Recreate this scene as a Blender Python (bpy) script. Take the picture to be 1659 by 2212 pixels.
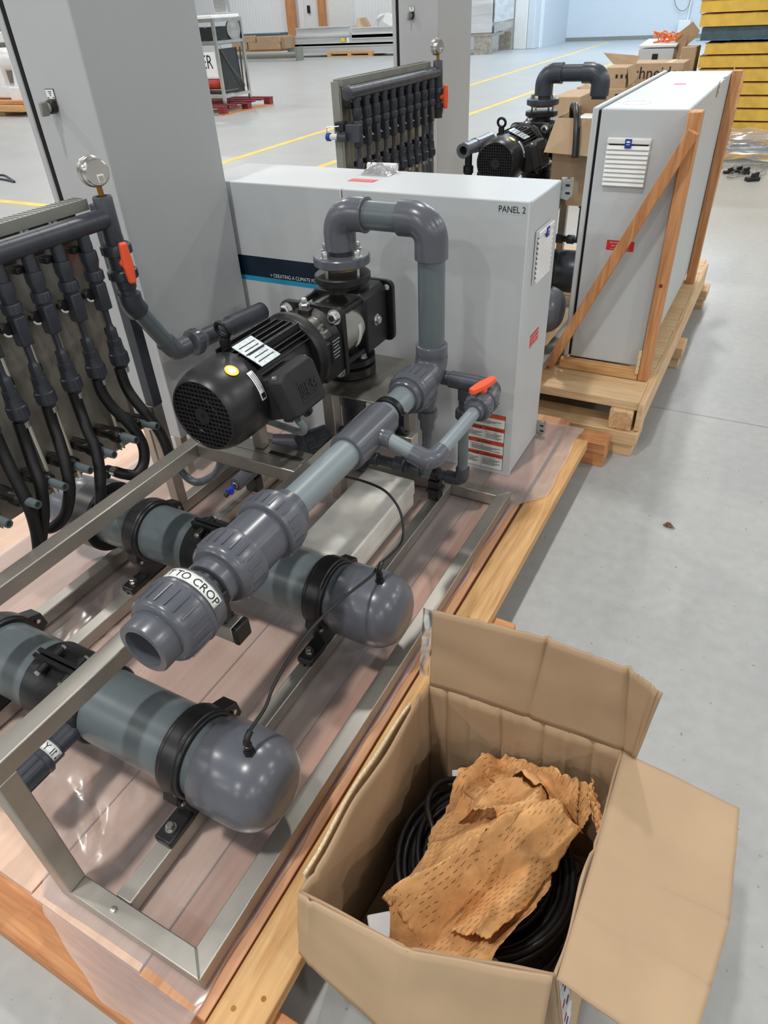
import bpy, bmesh, math, random
from mathutils import Vector, Matrix, noise as mnoise

for o in list(bpy.data.objects):
    bpy.data.objects.remove(o, do_unlink=True)
SC = bpy.context.scene
COL = SC.collection
PI = math.pi
random.seed(7)

# ---------------------------------------------------------------- camera
# world: X along the cross tubes, Y along the long rails, Z up; the phone is held 1.5 m above the floor
FPX = 1458.57
RW = ((0.88287509, 0.46740432, -0.04543988),
      (0.24910531, -0.54815282, -0.79842033),
      (-0.39809311, 0.69358611, -0.60038337))
CAMPOS = Vector((0.0, 0.0, 1.5))
cd = bpy.data.cameras.new('camera')
cam = bpy.data.objects.new('camera', cd)
COL.objects.link(cam)
mw = Matrix.Identity(4)
for i in range(3):
    mw[i][0] = RW[0][i]
    mw[i][1] = -RW[1][i]
    mw[i][2] = -RW[2][i]
    mw[i][3] = CAMPOS[i]
cam.matrix_world = mw
cd.sensor_fit = 'HORIZONTAL'
cd.sensor_width = 36.0
cd.lens = FPX / 1659.0 * 36.0
cd.clip_start = 0.02
cd.clip_end = 200
SC.camera = cam

# ---------------------------------------------------------------- world, lamps, exposure
W = bpy.data.worlds.new('hall')
SC.world = W
W.use_nodes = True
bg = W.node_tree.nodes['Background']
bg.inputs[0].default_value = (0.93, 0.96, 1.0, 1)
bg.inputs[1].default_value = 0.235
SC.view_settings.view_transform = 'Standard'
SC.view_settings.look = 'None'
SC.view_settings.exposure = 0.14
SC.view_settings.gamma = 1.0
SC.view_settings.use_curve_mapping = False


def area(name, loc, sx, sy, power, col, rot=(0, 0, 0)):
    l = bpy.data.lights.new(name, 'AREA')
    l.shape = 'RECTANGLE'
    l.size = sx
    l.size_y = sy
    l.energy = power
    l.color = col
    o = bpy.data.objects.new(name, l)
    o.location = loc
    o.rotation_euler = rot
    COL.objects.link(o)
    return o


# rows of high-bay luminaires under the hall roof
for lx in (-20.4, -13.7, -7.0, -1.4, 6.4, 13.0):
    for ly in (-13.2, -7.0, -0.8, 5.2, 11.2, 17.2, 24.6):
        area('hall_light', (lx, ly, 6.5), 0.26, 0.50, 150, (1.0, 0.975, 0.94))
# cool daylight from the roof light over the far bay
area('roof_light', (-4.5, 25.5, 8.5), 7.0, 6.0, 900, (0.52, 0.75, 1.0))

# ---------------------------------------------------------------- measuring
RT = Matrix(RW).transposed()


def ray(px, py):
    return RT @ Vector(((px - 829.5) / FPX, (py - 1106.0) / FPX, 1.0))


def at(px, py, ax, v):
    """point seen in the photograph at (px, py) that lies on the plane ax = v"""
    d = ray(px, py)
    i = 'xyz'.index(ax)
    return CAMPOS + d * ((v - CAMPOS[i]) / d[i])


# ---------------------------------------------------------------- mesh builder
def V(*a):
    return Vector(a)


def frame(d):
    d = Vector(d).normalized()
    a = Vector((0, 0, 1)) if abs(d.z) < 0.9 else Vector((1, 0, 0))
    u = a.cross(d).normalized()
    return d, u, d.cross(u).normalized()


class MB:
    def __init__(s):
        s.v = []
        s.f = []

    def add(s, vs, fs):
        n = len(s.v)
        s.v += [tuple(v) for v in vs]
        s.f += [tuple(i + n for i in f) for f in fs]
        return s

    def box(s, x0, x1, y0, y1, z0, z1):
        return s.add([(x0, y0, z0), (x1, y0, z0), (x1, y1, z0), (x0, y1, z0),
                      (x0, y0, z1), (x1, y0, z1), (x1, y1, z1), (x0, y1, z1)],
                     [(0, 3, 2, 1), (4, 5, 6, 7), (0, 1, 5, 4), (1, 2, 6, 5), (2, 3, 7, 6), (3, 0, 4, 7)])

    def obox(s, c, u, v, w, hu, hv, hw):
        c = Vector(c); u = Vector(u).normalized() * hu; v = Vector(v).normalized() * hv; w = Vector(w).normalized() * hw
        vs = [c + u * a + v * b + w * k for k in (-1, 1) for a, b in ((-1, -1), (1, -1), (1, 1), (-1, 1))]
        return s.add(vs, [(0, 3, 2, 1), (4, 5, 6, 7), (0, 1, 5, 4), (1, 2, 6, 5), (2, 3, 7, 6), (3, 0, 4, 7)])

    def beam(s, p0, p1, w, h, up=(0, 0, 1)):
        p0 = Vector(p0); p1 = Vector(p1); d = (p1 - p0)
        side = d.cross(Vector(up)).normalized()
        upv = side.cross(d).normalized()
        return s.obox((p0 + p1) / 2, d, side, upv, d.length / 2, w / 2, h / 2)

    def lathe(s, p, d, prof, n=28, cap0=True, cap1=True):
        p = Vector(p); d, u, w = frame(d)
        vs = []
        for t, r in prof:
            for k in range(n):
                a = 2 * PI * k / n
                vs.append(p + d * t + (u * math.cos(a) + w * math.sin(a)) * r)
        fs = []
        for i in range(len(prof) - 1):
            for k in range(n):
                k2 = (k + 1) % n
                fs.append((i * n + k, i * n + k2, (i + 1) * n + k2, (i + 1) * n + k))
        if cap0 and prof[0][1] > 1e-6:
            fs.append(tuple(range(n - 1, -1, -1)))
        if cap1 and prof[-1][1] > 1e-6:
            b = (len(prof) - 1) * n
            fs.append(tuple(b + k for k in range(n)))
        return s.add(vs, fs)

    def cyl(s, p0, p1, r, r1=None, n=24, ch=0.0):
        p0 = Vector(p0); p1 = Vector(p1); d = p1 - p0; L = d.length
        r1 = r if r1 is None else r1
        if ch:
            return s.lathe(p0, d, [(0, r - ch), (ch, r), (L - ch, r1), (L, r1 - ch)], n)
        return s.lathe(p0, d, [(0, r), (L, r1)], n)

    def ring(s, p0, p1, ro, ri, n=28, ch=0.0015):
        p0 = Vector(p0); p1 = Vector(p1); d = p1 - p0; L = d.length
        return s.lathe(p0, d, [(0, ri), (0, ro - ch), (ch, ro), (L - ch, ro), (L, ro - ch), (L, ri), (0, ri)], n, False, False)

    def tube(s, path, r, n=14, cap=True, rs=None):
        P = [Vector(p) for p in path]
        m = len(P)
        T = []
        for i in range(m):
            a = P[max(i - 1, 0)]; b = P[min(i + 1, m - 1)]
            T.append((b - a).normalized())
        _, u, w = frame(T[0])
        vs = []
        for i in range(m):
            t = T[i]
            u = (u - t * u.dot(t)).normalized()
            w = t.cross(u)
            rr = rs[i] if rs else r
            for k in range(n):
                a = 2 * PI * k / n
                vs.append(P[i] + (u * math.cos(a) + w * math.sin(a)) * rr)
        fs = []
        for i in range(m - 1):
            for k in range(n):
                k2 = (k + 1) % n
                fs.append((i * n + k, i * n + k2, (i + 1) * n + k2, (i + 1) * n + k))
        if cap:
            fs.append(tuple(range(n - 1, -1, -1)))
            fs.append(tuple((m - 1) * n + k for k in range(n)))
        return s.add(vs, fs)

    def torus(s, c, ax, R, r, n=28, m=10, a0=0.0, a1=2 * PI):
        c = Vector(c); d, u, w = frame(ax)
        full = abs(a1 - a0 - 2 * PI) < 1e-6
        k = n if full else n + 1
        path = [c + (u * math.cos(a0 + (a1 - a0) * i / n) + w * math.sin(a0 + (a1 - a0) * i / n)) * R for i in range(k)]
        if full:
            vs = []
            for i, p in enumerate(path):
                e = (p - c).normalized()
                for j in range(m):
                    b = 2 * PI * j / m
                    vs.append(p + e * (r * math.cos(b)) + d * (r * math.sin(b)))
            fs = [(i * m + j, i * m + (j + 1) % m, ((i + 1) % n) * m + (j + 1) % m, ((i + 1) % n) * m + j) for i in range(n) for j in range(m)]
            return s.add(vs, fs)
        return s.tube(path, r, m)

    def hexbolt(s, p, d, r, h, washer=True):
        p = Vector(p); d, u, w = frame(d)
        if washer:
            s.lathe(p, d, [(0, r * 1.35), (h * 0.18, r * 1.35)], 16)
        s.lathe(p + d * (h * 0.18 if washer else 0), d, [(0, r), (h * 0.75, r), (h * 0.88, r * 0.82)], 6)
        return s

    def prism(s, poly, vec):
        n = len(poly); vec = Vector(vec)
        a = [Vector(p) for p in poly]; b = [p + vec for p in a]
        fs = [tuple(range(n - 1, -1, -1)), tuple(range(n, 2 * n))]
        fs += [(i, (i + 1) % n, n + (i + 1) % n, n + i) for i in range(n)]
        return s.add(a + b, fs)

    def elbow(s, c, d1, d2, R, r, l1=0.0, l2=0.0, n=24, seg=10):
        """swept bend whose two legs leave the corner point c along d1 and d2"""
        c = Vector(c); d1 = Vector(d1).normalized(); d2 = Vector(d2).normalized()
        ang = d1.angle(d2)
        t = R / math.tan(ang / 2)
        p1 = c + d1 * t; p2 = c + d2 * t
        ctr = c + (d1 + d2).normalized() * (R / math.sin(ang / 2))
        path = [p1 + d1 * l1] if l1 else []
        e1 = (p1 - ctr).normalized(); e2 = (p2 - ctr).normalized(); th = e1.angle(e2)
        for i in range(seg + 1):
            f = i / seg
            path.append(ctr + (e1 * math.sin((1 - f) * th) + e2 * math.sin(f * th)) * (R / math.sin(th)))
        if l2:
            path.append(p2 + d2 * l2)
        return s.tube(path, r, n)

    def grid(s, fn, nu, nv, flip=False):
        vs = [fn(i / nu, j / nv) for j in range(nv + 1) for i in range(nu + 1)]
        k = nu + 1
        fs = [(j * k + i, j * k + i + 1, (j + 1) * k + i + 1, (j + 1) * k + i) for j in range(nv) for i in range(nu)]
        return s.add(vs, [tuple(reversed(f)) for f in fs] if flip else fs)

    def build(s, name, mat, parent=None, smooth=38, bevel=0.0, org=None, solid=0.0, kind=None):
        o0 = ORG.get(parent.name if parent else '', Vector((0, 0, 0))) if parent else Vector(org or (0, 0, 0))
        me = bpy.data.meshes.new(name)
        me.from_pydata([(v[0] - o0.x, v[1] - o0.y, v[2] - o0.z) for v in s.v], [], s.f)
        me.update()
        bm = bmesh.new(); bm.from_mesh(me)
        bmesh.ops.recalc_face_normals(bm, faces=bm.faces)
        bm.to_mesh(me); bm.free()
        me.materials.append(M[mat] if isinstance(mat, str) else mat)
        if smooth:
            me.shade_smooth()
            me.set_sharp_from_angle(angle=math.radians(smooth))
        o = bpy.data.objects.new(name, me)
        COL.objects.link(o)
        if parent:
            o.parent = parent
        else:
            o.location = o0
        ORG[o.name] = o0
        if solid:
            m = o.modifiers.new('Solidify', 'SOLIDIFY'); m.thickness = solid; m.offset = 0
        if bevel:
            m = o.modifiers.new('Bevel', 'BEVEL'); m.width = bevel; m.segments = 2; m.limit_method = 'ANGLE'; m.angle_limit = math.radians(40)
        if kind:
            o['kind'] = kind
        return o


ORG = {}


def tag(o, label, cat=None, group=None):
    o['label'] = label
    if cat:
        o['category'] = cat
    if group:
        o['group'] = group
    return o


def thing(name, label, cat, loc, group=None):
    o = bpy.data.objects.new(name, None)
    o.empty_display_size = 0.05
    COL.objects.link(o)
    o.location = loc
    ORG[o.name] = Vector(loc)
    return tag(o, label, cat, group)


def copy_tree(o, label=None, move=(0, 0, 0), group=None, parent=None):
    c = o.copy()
    COL.objects.link(c)
    if parent:
        c.parent = parent
    else:
        c.location = o.location + Vector(move)
        if label:
            c['label'] = label
        if group:
            c['group'] = group
    ORG[c.name] = ORG.get(o.name, Vector((0, 0, 0))) + Vector(move)
    for ch in [x for x in bpy.data.objects if x.parent == o]:
        copy_tree(ch, None, move, None, c)
    return c


def struct(o):
    o['kind'] = 'structure'
    return o


_tx = {}


def text_geo(s, size):
    if (s, size) in _tx:
        return _tx[(s, size)]
    cu = bpy.data.curves.new('t', 'FONT')
    cu.body = s
    cu.size = size
    cu.resolution_u = 3
    o = bpy.data.objects.new('t', cu)
    COL.objects.link(o)
    dg = bpy.context.evaluated_depsgraph_get()
    me = bpy.data.meshes.new_from_object(o.evaluated_get(dg))
    vs = [(v.co.x, v.co.y) for v in me.vertices]
    fs = [tuple(p.vertices) for p in me.polygons]
    bpy.data.objects.remove(o); bpy.data.curves.remove(cu); bpy.data.meshes.remove(me)
    xs = [v[0] for v in vs]
    _tx[(s, size)] = (vs, fs, min(xs), max(xs))
    return _tx[(s, size)]


def text(name, s, size, org, u, v, mat, parent, center=False, sx=1.0, fn=None, lift=0.0006):
    vs, fs, x0, x1 = text_geo(s, size)
    u = Vector(u).normalized(); v = Vector(v).normalized(); n = u.cross(v)
    off = -(x0 + x1) / 2 if center else -x0
    mb = MB()
    if fn:
        mb.add([fn((x + off) * sx, y) for x, y in vs], fs)
    else:
        mb.add([Vector(org) + u * ((x + off) * sx) + v * y + n * lift for x, y in vs], fs)
    return mb.build(name, mat, parent, smooth=0)


def quad(name, org, u, v, w, h, mat, parent, lift=0.0004, th=0.0004, bevel=0):
    """a thin sheet (sticker, plate) lying on a surface; u to the right, v up"""
    u = Vector(u).normalized(); v = Vector(v).normalized(); n = u.cross(v)
    c = Vector(org) + u * (w / 2) + v * (h / 2) + n * (lift / 2 + th / 2 - 0.0002)
    return MB().obox(c, u, v, n, w / 2, h / 2, th / 2 + 0.0001).build(name, mat, parent, smooth=0, bevel=bevel)


# ---------------------------------------------------------------- materials
M = {}


def lin(c):
    return tuple(((x / 255) / 12.92 if x / 255 <= 0.04045 else ((x / 255 + 0.055) / 1.055) ** 2.4) for x in c) + (1.0,)


def newmat(name):
    m = bpy.data.materials.new(name)
    m.use_nodes = True
    M[name] = m
    nt = m.node_tree
    return m, nt, nt.nodes['Principled BSDF']


def mat(name, c, rough=0.5, metal=0.0, var=0.06, vs=14.0, bump=0.0, bs=60.0, stretch=None, spec=0.5, dark=None, coat=0.0):
    m, nt, b = newmat(name)
    b.inputs['Roughness'].default_value = rough
    b.inputs['Metallic'].default_value = metal
    b.inputs['Specular IOR Level'].default_value = spec
    b.inputs['Coat Weight'].default_value = coat
    tc = nt.nodes.new('ShaderNodeTexCoord')
    mp = nt.nodes.new('ShaderNodeMapping')
    if stretch:
        mp.inputs['Scale'].default_value = stretch
    nt.links.new(tc.outputs['Object'], mp.inputs[0])
    nz = nt.nodes.new('ShaderNodeTexNoise')
    nz.inputs['Scale'].default_value = vs
    nz.inputs['Detail'].default_value = 5
    nt.links.new(mp.outputs[0], nz.inputs['Vector'])
    mx = nt.nodes.new('ShaderNodeMix')
    mx.data_type = 'RGBA'
    a = lin(c)
    d = lin(dark) if dark else tuple(x * (1 - 2.2 * var) for x in a[:3]) + (1,)
    e = a if dark else tuple(min(1, x * (1 + 2.2 * var)) for x in a[:3]) + (1,)
    mx.inputs[6].default_value = d
    mx.inputs[7].default_value = e
    rp = nt.nodes.new('ShaderNodeMapRange')
    rp.inputs[1].default_value = 0.3
    rp.inputs[2].default_value = 0.7
    nt.links.new(nz.outputs[0], rp.inputs[0])
    nt.links.new(rp.outputs[0], mx.inputs[0])
    nt.links.new(mx.outputs[2], b.inputs['Base Color'])
    if bump:
        n2 = nt.nodes.new('ShaderNodeTexNoise')
        n2.inputs['Scale'].default_value = bs
        n2.inputs['Detail'].default_value = 4
        nt.links.new(mp.outputs[0], n2.inputs['Vector'])
        bp = nt.nodes.new('ShaderNodeBump')
        bp.inputs['Strength'].default_value = bump
        bp.inputs['Distance'].default_value = 0.002
        nt.links.new(n2.outputs[0], bp.inputs['Height'])
        nt.links.new(bp.outputs[0], b.inputs['Normal'])
    return m


def wood(name, c, dark, axis, rough=0.62, sc=1.0):
    """grain that runs along one axis: stretched noise plus fine dark streaks"""
    m, nt, b = newmat(name)
    b.inputs['Roughness'].default_value = rough
    tc = nt.nodes.new('ShaderNodeTexCoord')
    mp = nt.nodes.new('ShaderNodeMapping')
    st = [16.0 * sc] * 3
    st['xyz'.index(axis)] = 1.1 * sc
    mp.inputs['Scale'].default_value = st
    nt.links.new(tc.outputs['Object'], mp.inputs[0])
    n1 = nt.nodes.new('ShaderNodeTexNoise'); n1.inputs['Scale'].default_value = 2.2; n1.inputs['Detail'].default_value = 6; n1.inputs['Distortion'].default_value = 1.2
    n2 = nt.nodes.new('ShaderNodeTexNoise'); n2.inputs['Scale'].default_value = 9.0; n2.inputs['Detail'].default_value = 3
    nt.links.new(mp.outputs[0], n1.inputs['Vector'])
    nt.links.new(mp.outputs[0], n2.inputs['Vector'])
    ad = nt.nodes.new('ShaderNodeMath'); ad.operation = 'MULTIPLY_ADD'; ad.inputs[1].default_value = 0.45
    nt.links.new(n2.outputs[0], ad.inputs[0]); nt.links.new(n1.outputs[0], ad.inputs[2])
    rp = nt.nodes.new('ShaderNodeMapRange'); rp.inputs[1].default_value = 0.5; rp.inputs[2].default_value = 0.92
    nt.links.new(ad.outputs[0], rp.inputs[0])
    mx = nt.nodes.new('ShaderNodeMix'); mx.data_type = 'RGBA'
    mx.inputs[6].default_value = lin(dark); mx.inputs[7].default_value = lin(c)
    nt.links.new(rp.outputs[0], mx.inputs[0])
    nt.links.new(mx.outputs[2], b.inputs['Base Color'])
    bp = nt.nodes.new('ShaderNodeBump'); bp.inputs['Strength'].default_value = 0.25; bp.inputs['Distance'].default_value = 0.002
    nt.links.new(ad.outputs[0], bp.inputs['Height']); nt.links.new(bp.outputs[0], b.inputs['Normal'])
    return m


mat('pvc_pipe', (128, 139, 143), 0.36, var=0.03, vs=6)
mat('pvc_fit', (88, 91, 99), 0.26, var=0.04, vs=9)
mat('pvc_vessel', (92, 102, 105), 0.34, var=0.05, vs=7)
mat('pvc_dark', (56, 60, 68), 0.38, var=0.06, vs=30)
mat('black_plastic', (24, 24, 26), 0.36, var=0.1, vs=20)
mat('black_cast', (22, 22, 24), 0.42, var=0.1, vs=40, bump=0.25, bs=260)
mat('black_satin', (34, 34, 37), 0.36, var=0.08, vs=8)
mat('tape_grey', (190, 197, 200), 0.3, var=0.02)
mat('black_matt', (30, 30, 33), 0.62, var=0.1, vs=30, bump=0.1, bs=300)
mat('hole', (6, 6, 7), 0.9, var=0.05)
mat('rubber', (17, 17, 18), 0.5, var=0.12, vs=60, bump=0.1, bs=200)
mat('steel', (172, 168, 160), 0.42, 0.85, var=0.10, vs=7, bump=0.04, bs=240, stretch=(1, 0.5, 1))
mat('steel_sheet', (170, 166, 158), 0.34, 0.9, var=0.12, vs=5)
mat('slat_steel', (176, 171, 160), 0.36, 0.7, var=0.12, vs=9)
mat('bright_steel', (205, 202, 195), 0.22, 1.0, var=0.06, vs=6)
mat('zinc', (200, 203, 200), 0.28, 0.9, var=0.08, vs=50)
mat('brass', (170, 125, 60), 0.35, 0.9, var=0.1)
mat('alu', (206, 209, 210), 0.42, 0.2, var=0.08, vs=1.5, stretch=(0.3, 1, 4))
mat('duct_grey', (132, 134, 126), 0.5, var=0.04)
mat('enclosure', (190, 195, 197), 0.42, var=0.015, vs=3, bump=0.12, bs=420)
mat('enclosure_tall', (176, 179, 181), 0.5, var=0.015, vs=2, bump=0.1, bs=420)
mat('white_plastic', (226, 228, 226), 0.4, var=0.02)
mat('white_paint', (236, 237, 236), 0.4, var=0.02)
mat('sticker_white', (232, 236, 232), 0.45, var=0.02)
mat('sticker_grey', (176, 186, 190), 0.3, 0.4, var=0.1, vs=120)
mat('ink', (18, 18, 20), 0.6, var=0.05)
mat('ink_white', (222, 226, 228), 0.6, var=0.02)
mat('red_label', (206, 44, 42), 0.4, var=0.04)
mat('warn_red', (212, 78, 48), 0.45, var=0.03)
mat('navy', (10, 30, 48), 0.35, var=0.05)
mat('cyan', (32, 148, 190), 0.4, var=0.03)
mat('blue', (28, 58, 150), 0.4, var=0.04)
mat('bright_blue', (30, 60, 215), 0.4, var=0.04)
mat('yellow_label', (236, 214, 40), 0.45, var=0.03)
mat('orange', (246, 92, 52), 0.42, var=0.03)
mat('red_dark', (206, 52, 40), 0.4, var=0.04)
mat('foam', (242, 240, 234), 0.62, var=0.0, vs=16, dark=(220, 217, 207), bump=0.5, bs=45)
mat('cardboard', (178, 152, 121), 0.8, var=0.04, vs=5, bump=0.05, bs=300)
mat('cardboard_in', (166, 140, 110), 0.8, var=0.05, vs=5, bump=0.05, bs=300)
mat('cardboard_edge', (214, 194, 160), 0.85, var=0.1, vs=200)
mat('kraft', (214, 164, 108), 0.75, var=0.09, vs=30, bump=0.5, bs=160)
mat('paper', (224, 224, 226), 0.7, var=0.03)
mat('torn_print', (202, 206, 210), 0.6, var=0.1, vs=40)
mat('pink_ply', (206, 164, 138), 0.6, var=0.06, vs=4, stretch=(6, 0.6, 1))
mat('yellow_foam', (222, 182, 78), 0.75, var=0.06, vs=10, bump=0.5, bs=30)
mat('panel_skin', (86, 104, 112), 0.4, 0.3, var=0.08)
mat('blue_film', (64, 128, 170), 0.35, var=0.15, vs=30)
mat('red_wood', (122, 40, 46), 0.7, var=0.16, vs=12)
mat('wall_blue', (206, 214, 220), 0.6, var=0.01)
mat('yellow_line', (228, 190, 92), 0.5, var=0.08, vs=5)
mat('glass_dark', (40, 44, 44), 0.12, var=0.1)
mat('leaf', (128, 98, 72), 0.7, var=0.2, vs=60)
mat('red_tank', (176, 52, 34), 0.35, var=0.06)
mat('orange_cable', (226, 116, 48), 0.45, var=0.04)
for ax in 'xyz':
    wood('fir_' + ax, (212, 156, 104), (170, 108, 64), ax)
    wood('pine_' + ax, (226, 198, 156), (198, 160, 114), ax)
    wood('amber_' + ax, (220, 178, 122), (186, 136, 82), ax)
wood('pink_y', (234, 202, 180), (220, 184, 160), 'y', sc=0.6)  # fir under the film; the film's haze is put into the wood colour
wood('plank_y', (222, 172, 132), (192, 134, 94), 'y', sc=0.6)
wood('grain_end', (206, 160, 104), (150, 104, 58), 'z', sc=2.5)

# slit kraft: short dark dashes in staggered rows
nt = M['kraft'].node_tree
b = nt.nodes['Principled BSDF']
src = b.inputs['Base Color'].links[0].from_socket
tc = [n for n in nt.nodes if n.type == 'TEX_COORD'][0]
mp = nt.nodes.new('ShaderNodeMapping'); mp.inputs['Rotation'].default_value = (0, 0, math.radians(-62))
nt.links.new(tc.outputs['Object'], mp.inputs[0])
sx_ = nt.nodes.new('ShaderNodeSeparateXYZ'); nt.links.new(mp.outputs[0], sx_.inputs[0])


def mth(op, a, b=None, c=None):
    n = nt.nodes.new('ShaderNodeMath'); n.operation = op
    for k, v in enumerate((a, b, c)):
        if v is None:
            continue
        if isinstance(v, (int, float)):
            n.inputs[k].default_value = v
        else:
            nt.links.new(v, n.inputs[k])
    return n.outputs[0]


rw = mth('DIVIDE', sx_.outputs[1], 0.0062)
fl_ = mth('FLOOR', rw)
half = mth('MULTIPLY', mth('FRACT', mth('MULTIPLY', fl_, 0.5)), 1.0)
aa = mth('ADD', mth('DIVIDE', sx_.outputs[0], 0.017), half)
dash = mth('MULTIPLY', mth('LESS_THAN', mth('FRACT', aa), 0.55), mth('LESS_THAN', mth('FRACT', rw), 0.17))
ms = nt.nodes.new('ShaderNodeTexNoise'); ms.inputs['Scale'].default_value = 22
nt.links.new(tc.outputs['Object'], ms.inputs['Vector'])
ml = mth('MULTIPLY', dash, mth('MULTIPLY', mth('GREATER_THAN', ms.outputs[0], 0.47), 0.75))
mk = nt.nodes.new('ShaderNodeMix'); mk.data_type = 'RGBA'; mk.inputs[7].default_value = lin((112, 70, 36))
nt.links.new(ml, mk.inputs[0]); nt.links.new(src, mk.inputs[6]); nt.links.new(mk.outputs[2], b.inputs['Base Color'])

# thin clear polythene: mostly see-through, faintly milky, glossy
m, nt, b = newmat('film')
nt.nodes.remove(b)
out = [n for n in nt.nodes if n.type == 'OUTPUT_MATERIAL'][0]
tr = nt.nodes.new('ShaderNodeBsdfTransparent'); tr.inputs[0].default_value = (0.96, 0.955, 0.955, 1)
gl = nt.nodes.new('ShaderNodeBsdfGlossy'); gl.inputs['Roughness'].default_value = 0.2; gl.inputs[0].default_value = (1, 1, 1, 1)
df = nt.nodes.new('ShaderNodeBsdfDiffuse'); df.inputs[0].default_value = (0.86, 0.84, 0.86, 1)
fr = nt.nodes.new('ShaderNodeFresnel'); fr.inputs[0].default_value = 1.5
m1 = nt.nodes.new('ShaderNodeMixShader'); m1.inputs[0].default_value = 0.24
m2 = nt.nodes.new('ShaderNodeMixShader')
mm = nt.nodes.new('ShaderNodeMath'); mm.operation = 'MULTIPLY_ADD'; mm.inputs[1].default_value = 1.2; mm.inputs[2].default_value = 0.03
nt.links.new(fr.outputs[0], mm.inputs[0])
nt.links.new(tr.outputs[0], m1.inputs[1]); nt.links.new(df.outputs[0], m1.inputs[2])
nt.links.new(m1.outputs[0], m2.inputs[1]); nt.links.new(gl.outputs[0], m2.inputs[2]); nt.links.new(mm.outputs[0], m2.inputs[0])
nt.links.new(m2.outputs[0], out.inputs[0])

# corrugated white wall cladding: fine vertical ribs as relief
m, nt, b = newmat('cladding')
b.inputs['Base Color'].default_value = lin((232, 236, 238)); b.inputs['Roughness'].default_value = 0.5
tc = nt.nodes.new('ShaderNodeTexCoord'); wv = nt.nodes.new('ShaderNodeTexWave'); wv.inputs['Scale'].default_value = 2.2
nt.links.new(tc.outputs['Object'], wv.inputs['Vector'])
bp = nt.nodes.new('ShaderNodeBump'); bp.inputs['Strength'].default_value = 0.35; bp.inputs['Distance'].default_value = 0.02
nt.links.new(wv.outputs['Fac'], bp.inputs['Height']); nt.links.new(bp.outputs[0], b.inputs['Normal'])

# power-floated concrete: cloudy, slightly polished, with specks and saw-cut joints
m, nt, b = newmat('concrete')
tc = nt.nodes.new('ShaderNodeTexCoord')
n1 = nt.nodes.new('ShaderNodeTexNoise'); n1.inputs['Scale'].default_value = 1.3; n1.inputs['Detail'].default_value = 7
n2 = nt.nodes.new('ShaderNodeTexNoise'); n2.inputs['Scale'].default_value = 26; n2.inputs['Detail'].default_value = 4
n3 = nt.nodes.new('ShaderNodeTexNoise'); n3.inputs['Scale'].default_value = 70; n3.inputs['Detail'].default_value = 2
for n in (n1, n2, n3):
    nt.links.new(tc.outputs['Object'], n.inputs['Vector'])
mx = nt.nodes.new('ShaderNodeMix'); mx.data_type = 'RGBA'
mx.inputs[6].default_value = lin((166, 169, 168)); mx.inputs[7].default_value = lin((188, 190, 188))
nt.links.new(n1.outputs[0], mx.inputs[0])
mx2 = nt.nodes.new('ShaderNodeMix'); mx2.data_type = 'RGBA'; mx2.blend_type = 'MULTIPLY'; mx2.inputs[0].default_value = 0.25
nt.links.new(mx.outputs[2], mx2.inputs[6]); nt.links.new(n2.outputs[0], mx2.inputs[7])
sp = nt.nodes.new('ShaderNodeMapRange'); sp.inputs[1].default_value = 0.69; sp.inputs[2].default_value = 0.78
nt.links.new(n3.outputs[0], sp.inputs[0])
mx3 = nt.nodes.new('ShaderNodeMix'); mx3.data_type = 'RGBA'; mx3.inputs[7].default_value = lin((120, 122, 122))
nt.links.new(sp.outputs[0], mx3.inputs[0]); nt.links.new(mx2.outputs[2], mx3.inputs[6])
xyz = nt.nodes.new('ShaderNodeSeparateXYZ'); nt.links.new(tc.outputs['Object'], xyz.inputs[0])


def joint(sock, period, phase):
    a = nt.nodes.new('ShaderNodeMath'); a.operation = 'ADD'; a.inputs[1].default_value = -phase + period / 2
    p = nt.nodes.new('ShaderNodeMath'); p.operation = 'PINGPONG'; p.inputs[1].default_value = period / 2
    c = nt.nodes.new('ShaderNodeMath'); c.operation = 'GREATER_THAN'; c.inputs[1].default_value = period / 2 - 0.003
    nt.links.new(sock, a.inputs[0]); nt.links.new(a.outputs[0], p.inputs[0]); nt.links.new(p.outputs[0], c.inputs[0])
    return c.outputs[0]


j1 = joint(xyz.outputs[1], 5.2, 2.93)
j2 = joint(xyz.outputs[0], 6.0, -2.75)
mxm = nt.nodes.new('ShaderNodeMath'); mxm.operation = 'MAXIMUM'
nt.links.new(j1, mxm.inputs[0]); nt.links.new(j2, mxm.inputs[1])
mx4 = nt.nodes.new('ShaderNodeMix'); mx4.data_type = 'RGBA'; mx4.inputs[7].default_value = lin((118, 120, 120))
nt.links.new(mxm.outputs[0], mx4.inputs[0]); nt.links.new(mx3.outputs[2], mx4.inputs[6])
nt.links.new(mx4.outputs[2], b.inputs['Base Color'])
b.inputs['Roughness'].default_value = 0.36
b.inputs['Specular IOR Level'].default_value = 0.35

# ================================================================= the setting
fl = MB().box(-46, 14, -14, 44, -0.2, 0.0).build('floor', 'concrete', smooth=0)
struct(fl)


def line_strip(p, q, w):
    p = Vector((p[0], p[1], 0.001)); q = Vector((q[0], q[1], 0.001))
    return MB().beam(p, q, w, 0.003).build('painted_line', 'yellow_line', fl, smooth=0)


line_strip((-6.2, 4.98), (-6.95, 30.8), 0.11)
line_strip((-4.9, 4.98), (-4.45, 30.8), 0.11)
line_strip((-12.5, 4.93), (-6.1, 4.93), 0.1)

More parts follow.
